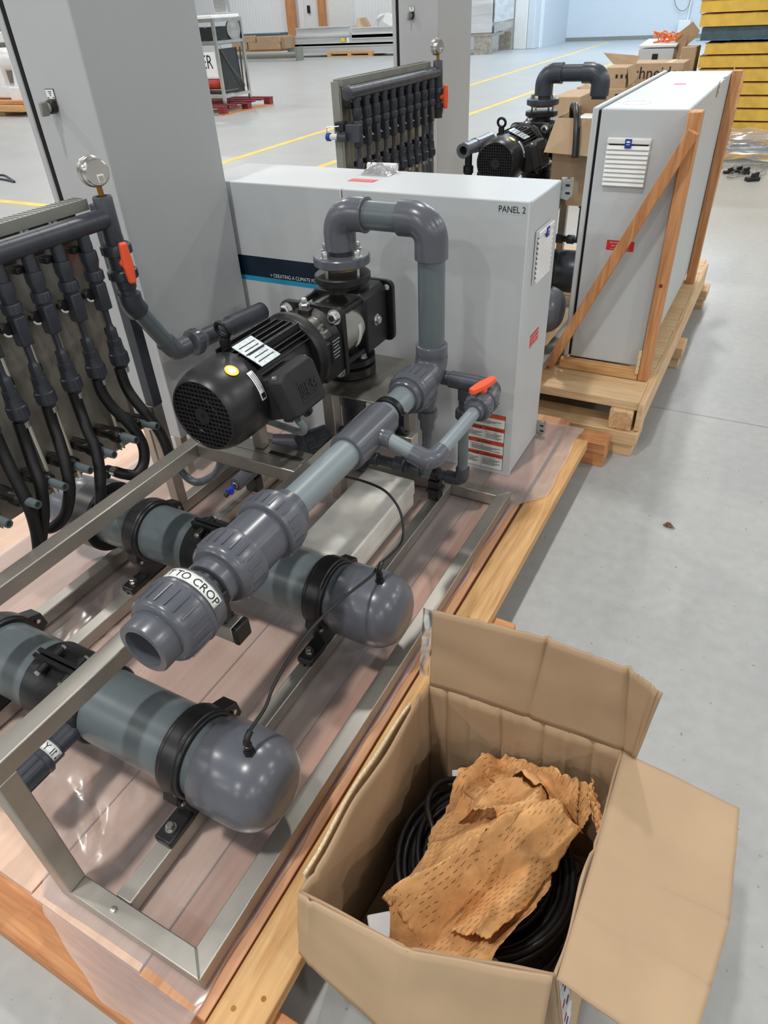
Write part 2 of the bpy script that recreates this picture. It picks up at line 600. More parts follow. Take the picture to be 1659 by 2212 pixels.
w1 = MB().box(-46, -8.9, 28.6, 28.9, 0, 9).build('wall_back', 'cladding', smooth=0); struct(w1)
w2 = MB().box(-14, 14, 32.0, 32.3, 0, 9).build('wall_bay', 'wall_blue', smooth=0); struct(w2)
w3 = MB().box(-9.1, -8.9, 28.9, 32.0, 0, 9).build('wall_return', 'wall_blue', smooth=0); struct(w3)
tr1 = MB().box(-14, 14, 31.95, 32.0, 0, 0.12).build('trim_1', 'duct_grey', smooth=0); struct(tr1)
dr = MB().box(-18.72, -16.5, 28.5, 28.6, 0, 6).build('door_1', 'white_plastic', smooth=0, bevel=0.01); struct(dr)
MB().box(-18.55, -18.45, 28.43, 28.5, 1.35, 1.6).build('door_handle', 'black_plastic', dr)

# ================================================================= timber pallet under the near skid
pal = thing('wooden_pallet', 'long timber pallet carrying the near pump skid and the PANEL 2 cabinet', 'pallet', (-0.9, 1.2, 0))
MB().beam((-0.4595, 0.16, 0.123), (-0.449, 2.29, 0.123), 0.091, 0.038).build('edge_board', 'amber_y', pal, bevel=0.003)
x = -0.508
k = 0
while x > -2.0:
    w = 0.150 if k == 0 else 0.286
    MB().box(x - w, x, 0.178 + 0.004 * (k % 3), 2.42, 0.104, 0.1415).build('deck_board', 'plank_y' if k == 0 else 'pink_y', pal, bevel=0.002)
    x -= w + 0.004
    k += 1
for (y0, sw_) in ((0.118, 0.14), (1.17, 0.14), (2.35, 0.09)):
    MB().box(-1.98, -0.345, y0, y0 + sw_, 0.0, 0.0515).build('stringer', 'fir_x', pal, bevel=0.003)
    MB().box(-1.98, -0.347, y0 - 0.002, y0 + sw_ - 0.002, 0.0525, 0.1035).build('stringer', 'fir_x', pal, bevel=0.003)
for (sx, sy) in ((-0.475, 0.215), (-0.437, 0.25), (-0.43, 1.2), (-0.462, 1.24)):
    MB().lathe((sx, sy, 0.1415), (0, 0, 1), [(0, 0.005), (0.001, 0.0045)], 12).build('screw_head', 'brass', pal)


# clear polythene sheet lying over the deck, hanging over its near end
def film_pt(u, v):
    x_ = -1.92 + u * 1.40
    if x_ < -1.0:
        yn = 0.27 + 0.02 * mnoise.noise(V(x_ * 6, 0, 0))
    elif x_ < -0.9:
        yn = 0.27 - (x_ + 1.0) * 1.0
    else:
        yn = 0.170 - 0.048 * min(1.0, (x_ + 0.9) / 0.2) + 0.006 * mnoise.noise(V(x_ * 11, 3, 0))
    y = yn + v * (2.36 - yn)
    right = -0.524 + 0.012 * mnoise.noise(V(y * 9, 1.7, 0))
    if y > 1.76:
        t = min(1.0, (y - 1.76) / 0.12)
        right += 0.085 * t * t * (3 - 2 * t)
    x = -1.92 + u * (right + 1.92)
    z = 0.1455 + 0.0010 * mnoise.noise(V(x * 6, y * 2.4, 3.0))
    if y < 0.205:
        d = (0.205 - y)
        z += -0.30 * d + 0.008 * mnoise.noise(V(x * 3.2, y * 7, 9.0)) * min(1, d * 16)
        z += 0.016 * max(0, mnoise.noise(V(x * 3 + y * 6, 4.0, 0))) * min(1, d * 10)
    # loose folds beside the upright at the near end and along the right edge
    e = math.exp(-((x + 1.0) ** 2 + (y - 0.36) ** 2) / 0.02) + 0.7 * math.exp(-((x + 1.3) ** 2 + (y - 0.75) ** 2) / 0.03)
    z += 0.030 * e * abs(mnoise.noise(V(x * 16 + y * 9, y * 11, 5.0)))
    if x > -0.533:
        z = max(z, 0.145) + 0.004 * abs(mnoise.noise(V(x * 30, y * 22, 2.0))) + 0.002
        if y > 1.8:
            z += 0.009 * abs(mnoise.noise(V(x * 22, y * 12, 8.0)))
    return (x, y, max(z, 0.108))


fm = MB().grid(film_pt, 120, 230)
tag(fm.build('plastic_sheet', 'film', None, smooth=60, org=(-1.0, 0.9, 0.142)), 'clear polythene sheet spread over the deck of the near pallet', 'plastic sheet')

# ================================================================= stainless skid frame
sk = thing('skid_frame', 'welded stainless square-tube frame of the near pump skid', 'skid frame', (-1.0, 1.0, 0.15))
ZB, ZT = 0.150, 0.190


def ft(x0, x1, y0, y1, z0, z1, nm='frame_tube', par=None):
    return MB().box(x0, x1, y0, y1, z0, z1).build(nm, 'steel', par or sk, bevel=0.0025)


def mitre(x0, x1, y0, y1, c0, c1):
    """horizontal tube along y with ends cut at 45 degrees: c0/c1 = shortening at the inner side"""
    return MB().prism([(x1, y0, ZB), (x1, y1, ZB), (x0, y1 - c1, ZB), (x0, y0 + c0, ZB)], (0, 0, ZT - ZB))


mitre(-0.575, -0.535, 0.212, 1.785, 0.038, 0.04).build('frame_tube', 'steel', sk, bevel=0.002)
MB().prism([(-0.888, 0.212, ZB), (-0.5352, 0.212, ZB), (-0.5755, 0.2495, ZB), (-0.888, 0.2495, ZB)], (0, 0, 0.0399)).build('frame_tube', 'steel', sk, bevel=0.002)
MB().prism([(-1.55, 1.785, ZB), (-0.5352, 1.785, ZB), (-0.5755, 1.745, ZB), (-1.55, 1.745, ZB)], (0, 0, 0.0399)).build('frame_tube', 'steel', sk, bevel=0.002)
for (a, b_, y0) in ((-0.770, -0.733, 0.25), (-1.373, -1.335, 0.30), (-1.547, -1.509, 0.30)):
    ft(a, b_, y0, 1.7445, ZB, ZT - 0.0005)
ft(-1.55, -1.33, 0.26, 0.2995, ZB, ZT)
MB().beam((-0.5385, 0.2155, 0.1905), (-0.572, 0.2465, 0.1905), 0.004, 0.002).build('weld_seam', 'bright_steel', sk)
MB().beam((-0.5385, 1.7815, 0.1905), (-0.572, 1.7485, 0.1905), 0.003, 0.002).build('weld_seam', 'bright_steel', sk)
ft(-0.888, -0.848, 0.212, 0.2495, 0.1905, 0.545, 'frame_post')
ft(-0.888, -0.848, 0.212, 1.50, 0.5455, 0.585, 'frame_rail')
ft(-1.244, -1.203, 0.26, 1.155, 0.5455, 0.585, 'frame_rail')
ft(-1.244, -1.204, 0.26, 0.2995, 0.1905, 0.545, 'frame_post')
ft(-1.2025, -0.8885, 1.112, 1.152, 0.5455, 0.5848, 'frame_tube')
MB().box(-1.2025, -0.8885, 1.1525, 1.20, 0.5800, 0.5845).build('slotted_plate', 'steel_sheet', sk)
MB().box(-1.0, -0.90, 1.158, 1.172, 0.5840, 0.5852).build('slot', 'hole', sk)
cr = ft(-0.8475, -0.6975, 0.618, 0.656, 0.5455, 0.5852, 'cross_tube')
MB().box(-0.6972, -0.684, 0.6172, 0.6568, 0.5448, 0.5858).build('tube_end_cap', 'rubber', cr, bevel=0.003)
ft(-0.8475, -0.690, 1.370, 1.410, 0.5455, 0.5852, 'cross_tube')
MB().box(-1.24, -0.835, 1.50, 1.80, 0.5855, 0.590).build('pump_plate', 'steel_sheet', sk, bevel=0.001)
for (lx, ly) in ((-0.92, 1.74), (-1.22, 1.76), (-1.06, 1.51)):
    ft(lx, lx + 0.038, ly, ly + 0.038, 0.1905, 0.5852, 'plate_leg')
ft(-1.052, -1.022, 1.165, 1.195, 0.5855, 0.664, 'motor_prop')
MB().hexbolt((-0.752, 0.228, 0.1900), (0, 0, 1), 0.0065, 0.006, False).build('bolt', 'zinc', sk)
for (hx, hy) in ((-0.7515, 0.372), (-0.7515, 0.868), (-1.354, 0.868)):
    MB().cyl((hx, hy, 0.1893), (hx, hy, 0.1902), 0.0035, n=12).build('drill_hole', 'hole', sk)


# ================================================================= filter vessels
def clamp(vs, x, yc, zc, r):
    ro = r + 0.013
    c = MB()
    c.ring((x - 0.02, yc, zc), (x + 0.02, yc, zc), ro, r - 0.001, 36, 0.004)
    c.ring((x - 0.028, yc, zc), (x - 0.016, yc, zc), ro - 0.003, r - 0.001, 36, 0.003)
    c.ring((x + 0.016, yc, zc), (x + 0.028, yc, zc), ro - 0.003, r - 0.001, 36, 0.003)
    c.prism([(x - 0.018, yc + (r - 0.002), zc + 0.046), (x - 0.018, yc + (r + 0.034), zc + 0.030),
             (x - 0.018, yc + (r + 0.040), zc - 0.010), (x - 0.018, yc + (r + 0.002), zc - 0.030)], (0.036, 0, 0))
    c.prism([(x - 0.018, yc - (r + 0.006), zc - 0.018), (x - 0.018, yc - (r + 0.016), zc - 0.044),
             (x - 0.018, yc - (r + 0.004), zc - 0.072), (x - 0.018, yc - (r - 0.022), zc - 0.066)], (0.036, 0, 0))
    cl = c.build('pipe_clamp', 'black_plastic', vs, bevel=0.0015)
    p = MB()
    p.prism([(x - 0.016, yc - r - 0.005, zc - 0.030), (x - 0.016, yc + r + 0.005, zc - 0.030),
             (x - 0.016, yc + 0.072, 0.208), (x - 0.016, yc + 0.072, 0.190), (x - 0.016, yc - 0.072, 0.190), (x - 0.016, yc - 0.072, 0.208)], (0.032, 0, 0))
    for s in (-1, 1):
        p.box(x - 0.021, x + 0.021, min(yc + s * 0.068, yc + s * 0.142), max(yc + s * 0.068, yc + s * 0.142), 0.190, 0.2105)
    p.build('clamp_foot', 'black_plastic', vs, bevel=0.004)
    for s in (-1, 1):
        MB().hexbolt((x, yc + s * 0.114, 0.2105), (0, 0, 1), 0.0088, 0.013).build('bolt', 'bright_steel', cl)
    MB().hexbolt((x + 0.0185, yc + (r + 0.018), zc + 0.018), (1, 0, 0), 0.0062, 0.006, False).build('bolt', 'bright_steel', cl)
    MB().hexbolt((x + 0.0185, yc - (r + 0.002), zc - 0.052), (1, 0, 0), 0.0062, 0.006, False).build('bolt', 'bright_steel', cl)


def vessel(yc, label, group):
    zc, r = 0.32, 0.0802
    t = thing('filter_vessel', label, 'vessel', (-1.1, yc, 0.19), group)
    MB().cyl((-1.56, yc, zc), (-0.66, yc, zc), r, n=48).build('vessel_pipe', 'pvc_vessel', t)
    prof = [(0, r), (0.0, 0.0905), (0.002, 0.0925), (0.07, 0.0945), (0.09, 0.0940)]
    for i in range(1, 13):
        a = i / 12 * PI / 2
        prof.append((0.09 + 0.076 * math.sin(a) ** 0.9, 0.034 + 0.060 * math.cos(a) if i < 12 else 0.030))
    prof += [(0.1675, 0.018), (0.168, 0.0)]
    cap = MB().lathe((-0.702, yc, zc), (1, 0, 0), prof, 48, False, False).build('end_cap', 'pvc_fit', t, smooth=50)
    MB().lathe((-1.56, yc, zc), (-1, 0, 0), prof, 40, False, False).build('end_cap', 'pvc_fit', t, smooth=50)
    MB().ring((-1.575, yc, zc), (-1.50, yc, zc), 0.106, r, 40, 0.006).build('end_collar', 'black_plastic', t)
    # split coupling in the middle
    c = MB().ring((-1.172, yc, zc), (-1.002, yc, zc), 0.0875, r - 0.001, 44, 0.004)
    a = math.radians(96)
    e = V(0, math.cos(a), math.sin(a)); tt = V(0, -math.sin(a), math.cos(a))
    base = V(0, yc, zc) + e * 0.096
    for s in (-1, 1):
        c.obox(base + V(-1.087, 0, 0) + tt * (s * 0.007), (1, 0, 0), tt, e, 0.072, 0.0045, 0.013)
        for dx in (-0.035, 0.035):
            c.cyl(base + V(-1.087 + dx, 0, 0) + tt * (s * 0.010), base + V(-1.087 + dx, 0, 0) + tt * (s * 0.034), 0.0095, n=14, ch=0.002)
    cp = c.build('split_coupling', 'black_plastic', t)
    for s in (-1, 1):
        for dx in (-0.035, 0.035):
            MB().hexbolt(base + V(-1.087 + dx, 0, 0) + tt * (s * 0.034), tt * s, 0.0065, 0.007, False).build('bolt', 'zinc', cp)
    clamp(t, -0.752, yc, zc, r)
    clamp(t, -1.354, yc, zc, r)
    f = MB()
    f.lathe((-0.602, yc, zc + 0.0925), (0, 0, 1), [(0, 0.0115), (0.006, 0.0115)], 6)
    f.lathe((-0.602, yc, zc + 0.098), (0, 0, 1), [(0, 0.0085), (0.008, 0.0085), (0.008, 0.0065), (0.012, 0.0085), (0.02, 0.0085), (0.021, 0.006), (0.027, 0.0075), (0.033, 0.006)], 18)
    f.tube([(-0.602, yc, zc + 0.125), (-0.602, yc + 0.004, zc + 0.134), (-0.602, yc + 0.016, zc + 0.14)], 0.0062, 12)
    f.build('air_fitting', 'black_plastic', cap)
    return t


V1 = vessel(0.503, 'grey filter vessel lying nearest, in front of the crop outlet pipe end', 'filter vessels')
V2 = vessel(1.010, 'grey filter vessel crossing underneath the crop outlet pipe', 'filter vessels')

# supply inlet screwed into the near vessel's split coupling
IN = thing('inlet_union', 'dark threaded supply inlet with a white Y IN label beside the near post', 'pipe fitting', (-1.02, 0.36, 0.325))
MB().lathe((-1.02, 0.425, 0.325), (0, -1, 0), [(0, 0.024), (0.045, 0.024), (0.047, 0.0275), (0.075, 0.0275), (0.077, 0.024), (0.10, 0.024)], 26).build('inlet_socket', 'pvc_dark', IN)
nn = MB().lathe((-1.02, 0.352, 0.325), (0, -1, 0), [(0, 0.025), (0, 0.031), (0.003, 0.034), (0.012, 0.034), (0.014, 0.0315), (0.070, 0.0305), (0.074, 0.024)], 30)
for k in range(12):
    a_ = 2 * PI * k / 12
    e_ = V(math.cos(a_), 0, math.sin(a_))
    nn.obox(V(-1.02, 0.312, 0.325) + e_ * 0.0312, (0, 1, 0), V(0, 1, 0).cross(e_), e_, 0.024, 0.0022, 0.0016)
nn.build('inlet_nut', 'pvc_dark', IN)
MB().grid(lambda u, v: V(-1.02 + 0.0279 * math.sin(math.radians(-20 + 110 * u)), 0.352 + 0.022 * v, 0.325 + 0.0279 * math.cos(math.radians(-20 + 110 * u))), 14, 1).build('inlet_label', 'sticker_white', IN, smooth=60, solid=0.0005)

tv, tf, tx0, tx1 = text_geo('Y IN', 0.021)
MB().add([V(-1.02 + 0.0284 * math.sin(math.radians(84) - (tx1 - x_) / 0.0282), 0.3555 + y_, 0.325 + 0.0284 * math.cos(math.radians(84) - (tx1 - x_) / 0.0282)) for x_, y_ in tv], tf).build('lettering', 'ink', IN, smooth=0)

# air line joining the two vessel caps, and its continuation over the foam block
pth = [(-0.602, 0.515, 0.462)] + [at(px, py, 'x', xx) for px, py, xx in ((572, 1530, -0.603), (592, 1480, -0.606), (630, 1415, -0.61), (680, 1350, -0.612), (740, 1293, -0.612), (800, 1246, -0.608))] + [(-0.602, 0.998, 0.464)]


def spline(P, n=8):
    P = [Vector(p) for p in P]
    out = []
    for i in range(len(P) - 1):
        p0 = P[max(i - 1, 0)]; p1 = P[i]; p2 = P[i + 1]; p3 = P[min(i + 2, len(P) - 1)]
        for k in range(n):
            t = k / n
            out.append(0.5 * ((2 * p1) + (p2 - p0) * t + (2 * p0 - 5 * p1 + 4 * p2 - p3) * t * t + (3 * p1 - p0 - 3 * p2 + p3) * t ** 3))
    out.append(P[-1])
    return out


AL = MB().tube(spline(pth), 0.0034, 10)
tag(AL.build('air_line', 'rubber', None, org=(-0.6, 0.75, 0.45)), 'thin black air line joining the caps of the two vessels', 'air line')
pth = [(-0.601, 1.024, 0.462), at(868, 1170, 'x', -0.615), at(866, 1110, 'x', -0.655), at(838, 1066, 'x', -0.70), at(798, 1044, 'x', -0.755), at(748, 1030, 'x', -0.85), at(715, 1024, 'x', -0.93)]
tag(MB().tube(spline(pth), 0.0034, 10).build('air_line', 'rubber', None, org=(-0.7, 1.2, 0.45)), 'thin black air line curving from the far vessel cap over the white foam block', 'air line')

# white foam block wedged under the outlet pipe
fb = MB()
fb.prism([(-0.995, 1.205, 0.1475), (-0.823, 1.20, 0.1475), (-0.823, 1.64, 0.1475), (-0.995, 1.645, 0.1475)], (0, 0, 0.046))
lo = fb
ftg = thing('foam_block', 'dirty white foam packing block lying under the outlet pipe', 'foam block', (-0.9, 1.42, 0.1475))
fb.build('foam_slab', 'foam', ftg, bevel=0.004)
MB().prism([(-0.998, 1.200, 0.1945), (-0.815, 1.196, 0.1945), (-0.819, 1.643, 0.1945), (-1.000, 1.648, 0.1945)], (0, 0, 0.0535)).build('foam_slab', 'foam', ftg, bevel=0.006)


# ================================================================= crop outlet pipe line
def nutribs(mb, c, ax, y0, y1, r, n, h=0.0022, w=0.0022):
    d, u, wv = frame(ax)
    c = Vector(c)
    for k in range(n):
        a = 2 * PI * (k + 0.5) / n
        e = u * math.cos(a) + wv * math.sin(a)
        t = d.cross(e)
        mb.obox(c + d * ((y0 + y1) / 2) + e * (r + h / 2 - 0.0006), d, t, e, (y1 - y0) / 2, w / 2, h / 2 + 0.0006)


PX, PZ, PR = -0.763, 0.640, 0.0366


def Y(y, x=PX, z=PZ):
    return V(x, y, z)


op = thing('outlet_pipe', 'grey outlet pipe with big union nuts, open end towards the camera', 'pipe', (-0.763, 1.0, 0.585))
yv = (0, 1, 0)
# open union end
MB().lathe(Y(0.478), yv, [(0.075, 0.0375), (0.0, 0.0390), (0.0, 0.0505), (0.003, 0.0530), (0.062, 0.0530), (0.062, 0.040)], 44, False, False).build('open_socket', 'pvc_fit', op, smooth=50)
MB().cyl(Y(0.540), Y(0.545), 0.0385, n=30).build('bore', 'hole', op)
n = MB().lathe(Y(0.516), yv, [(0, 0.052), (0.0, 0.060), (0.004, 0.066), (0.010, 0.0695), (0.062, 0.0710), (0.064, 0.0735), (0.070, 0.0735), (0.072, 0.066)], 48)
nutribs(n, Y(0.516), yv, 0.014, 0.058, 0.0703, 22)
n.build('union_nut', 'pvc_fit', op)
MB().lathe(Y(0.588), yv, [(0, 0.066), (0.003, 0.0690), (0.030, 0.0690), (0.034, 0.066), (0.040, 0.0545), (0.048, 0.050), (0.05, 0.04)], 44).build('union_collar', 'pvc_fit', op)
# label wrapped round the collar
lb = MB()
R1 = 0.0694


def onring(y, a, r=R1):
    return (PX + r * math.sin(a), y, PZ + r * math.cos(a))


A0, A1 = math.radians(-52), math.radians(72)
lb.grid(lambda u, v: onring(0.592 + 0.023 * v, A0 + (A1 - A0) * u), 24, 1)
lb.build('crop_label', 'sticker_white', op, smooth=60, solid=0.0005)


def ringtext(name, s, size, a_right, yb, r, par, sx=1.0):
    vs, fs, x0, x1 = text_geo(s, size)
    mb = MB()
    mb.add([onring(yb + y, a_right - (x1 - x) * sx / r, r) for x, y in vs], fs)
    return mb.build(name, 'ink', par, smooth=0)


ringtext('lettering', 'IT TO CROP', 0.0225, math.radians(70), 0.5955, R1 + 0.0008, op, 1.05)
MB().cyl(Y(0.60), Y(0.70), PR, n=36).build('pipe_run', 'pvc_pipe', op)
# clamp on the capped cross tube
c = MB().ring(Y(0.626), Y(0.650), PR + 0.0075, PR, 32, 0.003)
c.obox((PX, 0.638, 0.596), (1, 0, 0), (0, 1, 0), (0, 0, 1), 0.020, 0.011, 0.0105)
c.obox((PX + 0.043, 0.638, 0.640), (1, 0, 0), (0, 1, 0), (0, 0, 1), 0.007, 0.010, 0.012)
c.obox((PX + 0.043, 0.638, 0.615), (1, 0, 0), (0, 1, 0), (0, 0, 1), 0.006, 0.009, 0.028)
for s in (-1, 1):
    c.obox((PX + 0.035, 0.638 + s * 0.010, 0.590), (1, 0, 0), (0, 1, 0), (0, 0, 1), 0.016, 0.003, 0.005)
c.build('pipe_clip', 'black_plastic', op, bevel=0.002)
# check-valve body with two big nuts
MB().lathe(Y(0.652), yv, [(0, PR), (0, 0.047), (0.002, 0.0495), (0.045, 0.0495)], 40).build('socket', 'pvc_fit', op)
n = MB().lathe(Y(0.680), yv, [(0, 0.050), (0, 0.060), (0.006, 0.0670), (0.014, 0.0695), (0.058, 0.0715), (0.066, 0.0700), (0.068, 0.062)], 48)
nutribs(n, Y(0.680), yv, 0.018, 0.056, 0.0706, 24)
n.build('union_nut', 'pvc_fit', op)
MB().lathe(Y(0.748), yv, [(0, 0.060), (0.0, 0.0610), (0.09, 0.0610), (0.09, 0.05)], 44).build('valve_body', 'pvc_fit', op)
n = MB().lathe(Y(0.828), yv, [(0, 0.062), (0, 0.0680), (0.002, 0.0715), (0.040, 0.0735), (0.058, 0.0700), (0.064, 0.060), (0.070, 0.0490), (0.094, 0.0485), (0.095, PR)], 48)
nutribs(n, Y(0.828), yv, 0.010, 0.040, 0.0725, 26)
n.build('union_nut', 'pvc_fit', op)
MB().cyl(Y(0.90), Y(1.20), PR, n=36).build('pipe_run', 'pvc_pipe', op)
tee = MB().lathe(Y(1.163), yv, [(0, PR), (0, 0.0445), (0.003, 0.0475), (0.185, 0.0475), (0.188, 0.0445), (0.188, PR)], 44, False, False)
bd = V(1, 0, -0.07).normalized()
tee.cyl(Y(1.268), Y(1.268) + bd * 0.068, 0.0235, n=28, ch=0.002)
tee.cyl(Y(1.268), Y(1.268) + bd * 0.048, 0.031, 0.0235, n=28)
tee.build('tee_fitting', 'pvc_fit', op)
c = MB().ring(Y(1.372), Y(1.394), PR + 0.008, PR, 32, 0.003)
c.obox((PX, 1.383, 0.596), (1, 0, 0), (0, 1, 0), (0, 0, 1), 0.018, 0.010, 0.0105)
c.obox((PX + 0.044, 1.383, 0.630), (1, 0, 0), (0, 1, 0), (0, 0, 1), 0.006, 0.010, 0.018)
c.obox((PX + 0.036, 1.383, 0.600), (1, 0, 0.6), (0, 1, 0), (-0.6, 0, 1), 0.006, 0.008, 0.022)
c.obox((PX + 0.030, 1.383, 0.590), (1, 0, 0), (0, 1, 0), (0, 0, 1), 0.026, 0.009, 0.004)
c.build('pipe_clip', 'black_plastic', op, bevel=0.002)
MB().cyl(Y(1.34), Y(1.50), PR, n=36).build('pipe_run', 'pvc_pipe', op)
n = MB().lathe(Y(1.468), yv, [(0, PR), (0, 0.0455), (0.003, 0.0480), (0.022, 0.0480), (0.022, 0.0545), (0.030, 0.0595), (0.040, 0.0615), (0.088, 0.0625), (0.092, 0.055), (0.10, 0.050)], 44)
nutribs(n, Y(1.468), yv, 0.040, 0.086, 0.0616, 22)
n.build('union_nut', 'pvc_fit', op)
# big elbow up into the riser
RY = 1.655
e = MB().elbow((PX, RY, PZ), (0, -1, 0), (0, 0, 1), 0.050, 0.0465, 0.03, 0.0, 32)
e.lathe((PX, RY, PZ + 0.046), (0, 0, 1), [(0, 0.0440), (0.008, 0.0455), (0.036, 0.0455), (0.038, 0.0440), (0.038, PR)], 40, False, False)
e.build('elbow', 'pvc_fit', op, smooth=55)
MB().cyl((PX, RY, 0.70), (PX, RY, 1.01), PR, n=40).build('riser_pipe', 'pvc_vessel', op)
LX = -1.040
e = MB().elbow((PX, RY, 1.055), (-1, 0, 0), (0, 0, -1), 0.052, 0.0445, 0.035, 0.042, 36, 12)
e.build('elbow', 'pvc_fit', op, smooth=55)
MB().cyl((-0.99, RY, 1.055), (-0.84, RY, 1.055), PR, n=40).build('pipe_run', 'pvc_vessel', op)
e = MB().elbow((LX, RY, 1.055), (1, 0, 0), (0, 0, -1), 0.052, 0.0445, 0.035, 0.042, 36, 12)
e.ring((LX + 0.083, RY, 1.055), (LX + 0.089, RY, 1.055), 0.0458, 0.037, 36, 0.001)
e.build('elbow', 'pvc_fit', op, smooth=55)
MB().cyl((LX, RY, 0.945), (LX, RY, 0.965), 0.0385, n=36).build('collar', 'pvc_dark', op)
fg = MB().lathe((LX, RY, 0.921), (0, 0, 1), [(0, 0.076), (0.003, 0.080), (0.023, 0.080), (0.026, 0.077)], 48).build('pipe_flange', 'pvc_fit', op)
for k in range(4):
    a = PI / 4 + k * PI / 2 + math.radians(30)
    p = V(LX + 0.061 * math.cos(a), RY + 0.061 * math.sin(a), 0.947)
    MB().hexbolt(p, (0, 0, 1), 0.0105, 0.017).build('flange_bolt', 'zinc', fg)
    MB().cyl(p - V(0, 0, 0.075), p - V(0, 0, 0.02), 0.0052, n=12).build('flange_stud', 'zinc', fg)
    MB().hexbolt(p - V(0, 0, 0.067), (0, 0, -1), 0.0095, 0.012, False).build('flange_nut', 'zinc', fg)
MB().lathe((LX, RY, 0.913), (0, 0, 1), [(0, 0.060), (0.008, 0.060)], 36).build('gasket', 'brass', fg)

# ================================================================= bypass line with the orange-handled valve
bp_ = thing('bypass_line', 'small grey bypass pipe with an orange lever valve beside the outlet pipe', 'pipe', (-0.6, 1.45, 0.60))
r2 = 0.0185
E1 = V(-0.588, 1.268, 0.598)
VA = V(-0.566, 1.655, 0.625)
d12 = (VA - E1).normalized()
T0 = Y(1.268) + bd * 0.06
MB().cyl(T0, E1, r2, n=24).build('pipe_run', 'pvc_pipe', bp_)
MB().elbow(E1, (T0 - E1), d12, 0.028, 0.0252, 0.026, 0.026, 24).build('elbow', 'pvc_fit', bp_, smooth=55)
MB().cyl(E1 + d12 * 0.03, VA - d12 * 0.10, r2, n=24).build('pipe_run', 'pvc_pipe', bp_)
vb = MB()
p = VA - d12 * 0.145
vb.lathe(p, d12, [(0, r2), (0, 0.0255), (0.020, 0.0255), (0.020, 0.0345), (0.024, 0.0385), (0.044, 0.0395), (0.046, 0.034), (0.062, 0.034), (0.064, 0.0385), (0.084, 0.0380), (0.088, 0.032), (0.115, 0.027)], 32)
nutribs(vb, p, d12, 0.026, 0.043, 0.0390, 18, 0.002, 0.002)
nutribs(vb, p, d12, 0.065, 0.083, 0.0380, 18, 0.002, 0.002)
vv = vb.build('ball_valve', 'pvc_fit', bp_)
hc = p + d12 * 0.054
h = MB()
h.cyl(hc + V(0, 0, 0.028), hc + V(0, 0, 0.046), 0.010, n=18)
h.build('valve_stem', 'pvc_fit', vv)
hd = V(0.30, 1, 0).normalized(); sd = V(1, -0.30, 0).normalized()


def handle_pts(c, along, side, up, L, w0, w1, th):
    pts = []
    for i in range(13):
        t = -1 + 2 * i / 12
        pts.append((t * L, w1 + (w0 - w1) * (1 - abs(t)) ** 0.8))
    lo = [c + along * a + side * w for a, w in pts] + [c + along * a - side * w for a, w in reversed(pts)]
    return lo


h = MB().prism(handle_pts(hc + V(0, 0, 0.045), hd, sd, V(0, 0, 1), 0.050, 0.0135, 0.0085, 0.016), (0, 0, 0.018))
h.cyl(hc + V(0, 0, 0.034), hc + V(0, 0, 0.048), 0.013, n=18)
h.build('valve_handle', 'orange', vv, bevel=0.004)
e = MB().elbow(VA, -d12, (-1, 0, 0), 0.024, 0.0235, 0.012, 0.03, 24)
e.build('elbow', 'pvc_dark', bp_, smooth=55)
MB().cyl(VA + V(-0.03, 0, 0), V(PX + 0.03, 1.655, 0.627), 0.0205, n=24).build('pipe_run', 'pvc_dark', bp_)
MB().cyl((-0.705, 1.655, 0.626), (-0.612, 1.655, 0.625), 0.0245, n=26, ch=0.002).build('tee_fitting', 'pvc_dark', bp_)
vt = MB()
vt.lathe((-0.658, 1.655, 0.63), (0, 0, -1), [(0, 0.020), (0.060, 0.020), (0.062, 0.017), (0.090, 0.017), (0.092, 0.024), (0.097, 0.0265), (0.118, 0.0265), (0.122, 0.020), (0.14, 0.019)], 26)
vt.build('drop_union', 'pvc_dark', bp_)
MB().cyl((-0.658, 1.655, 0.50), (-0.658, 1.655, 0.30), 0.0160, n=24).build('drop_pipe', 'pvc_vessel', bp_)
e = MB().elbow((-0.658, 1.655, 0.285), (0, 0, 1), (-1, 0, 0), 0.024, 0.0215, 0.022, 0.03, 24)
e.build('elbow', 'pvc_dark', bp_, smooth=55)
MB().cyl((-0.71, 1.655, 0.285), (-1.30, 1.655, 0.285), 0.0165, n=20).build('pipe_run', 'pvc_dark', bp_)
for (xa, xb, rr) in ((-0.80, -0.84, 0.024), (-0.86, -0.90, 0.026), (-0.96, -1.02, 0.022)):
    MB().cyl((xa, 1.655, 0.285), (xb, 1.655, 0.285), rr, n=22, ch=0.003).build('union_nut', 'pvc_dark', bp_)
c = MB().ring((-0.765, 1.655, 0.285), (-0.738, 1.655, 0.285), 0.024, 0.0165, 24, 0.002)
c.box(-0.77, -0.733, 1.637, 1.673, 0.190, 0.264)
c.box(-0.775, -0.728, 1.63, 1.68, 0.222, 0.234)
c.build('pipe_clip', 'black_plastic', bp_, bevel=0.002)
# second drop under the big elbow
dp = MB()
dp.lathe((-0.772, 1.642, 0.605), (0, 0, -1), [(0, 0.030), (0.055, 0.030), (0.056, 0.025), (0.085, 0.025), (0.086, 0.0300), (0.112, 0.0300), (0.114, 0.0235), (0.150, 0.0225), (0.151, 0.0165), (0.325, 0.0165)], 26)
dp.build('drop_pipe', 'pvc_vessel', bp_)


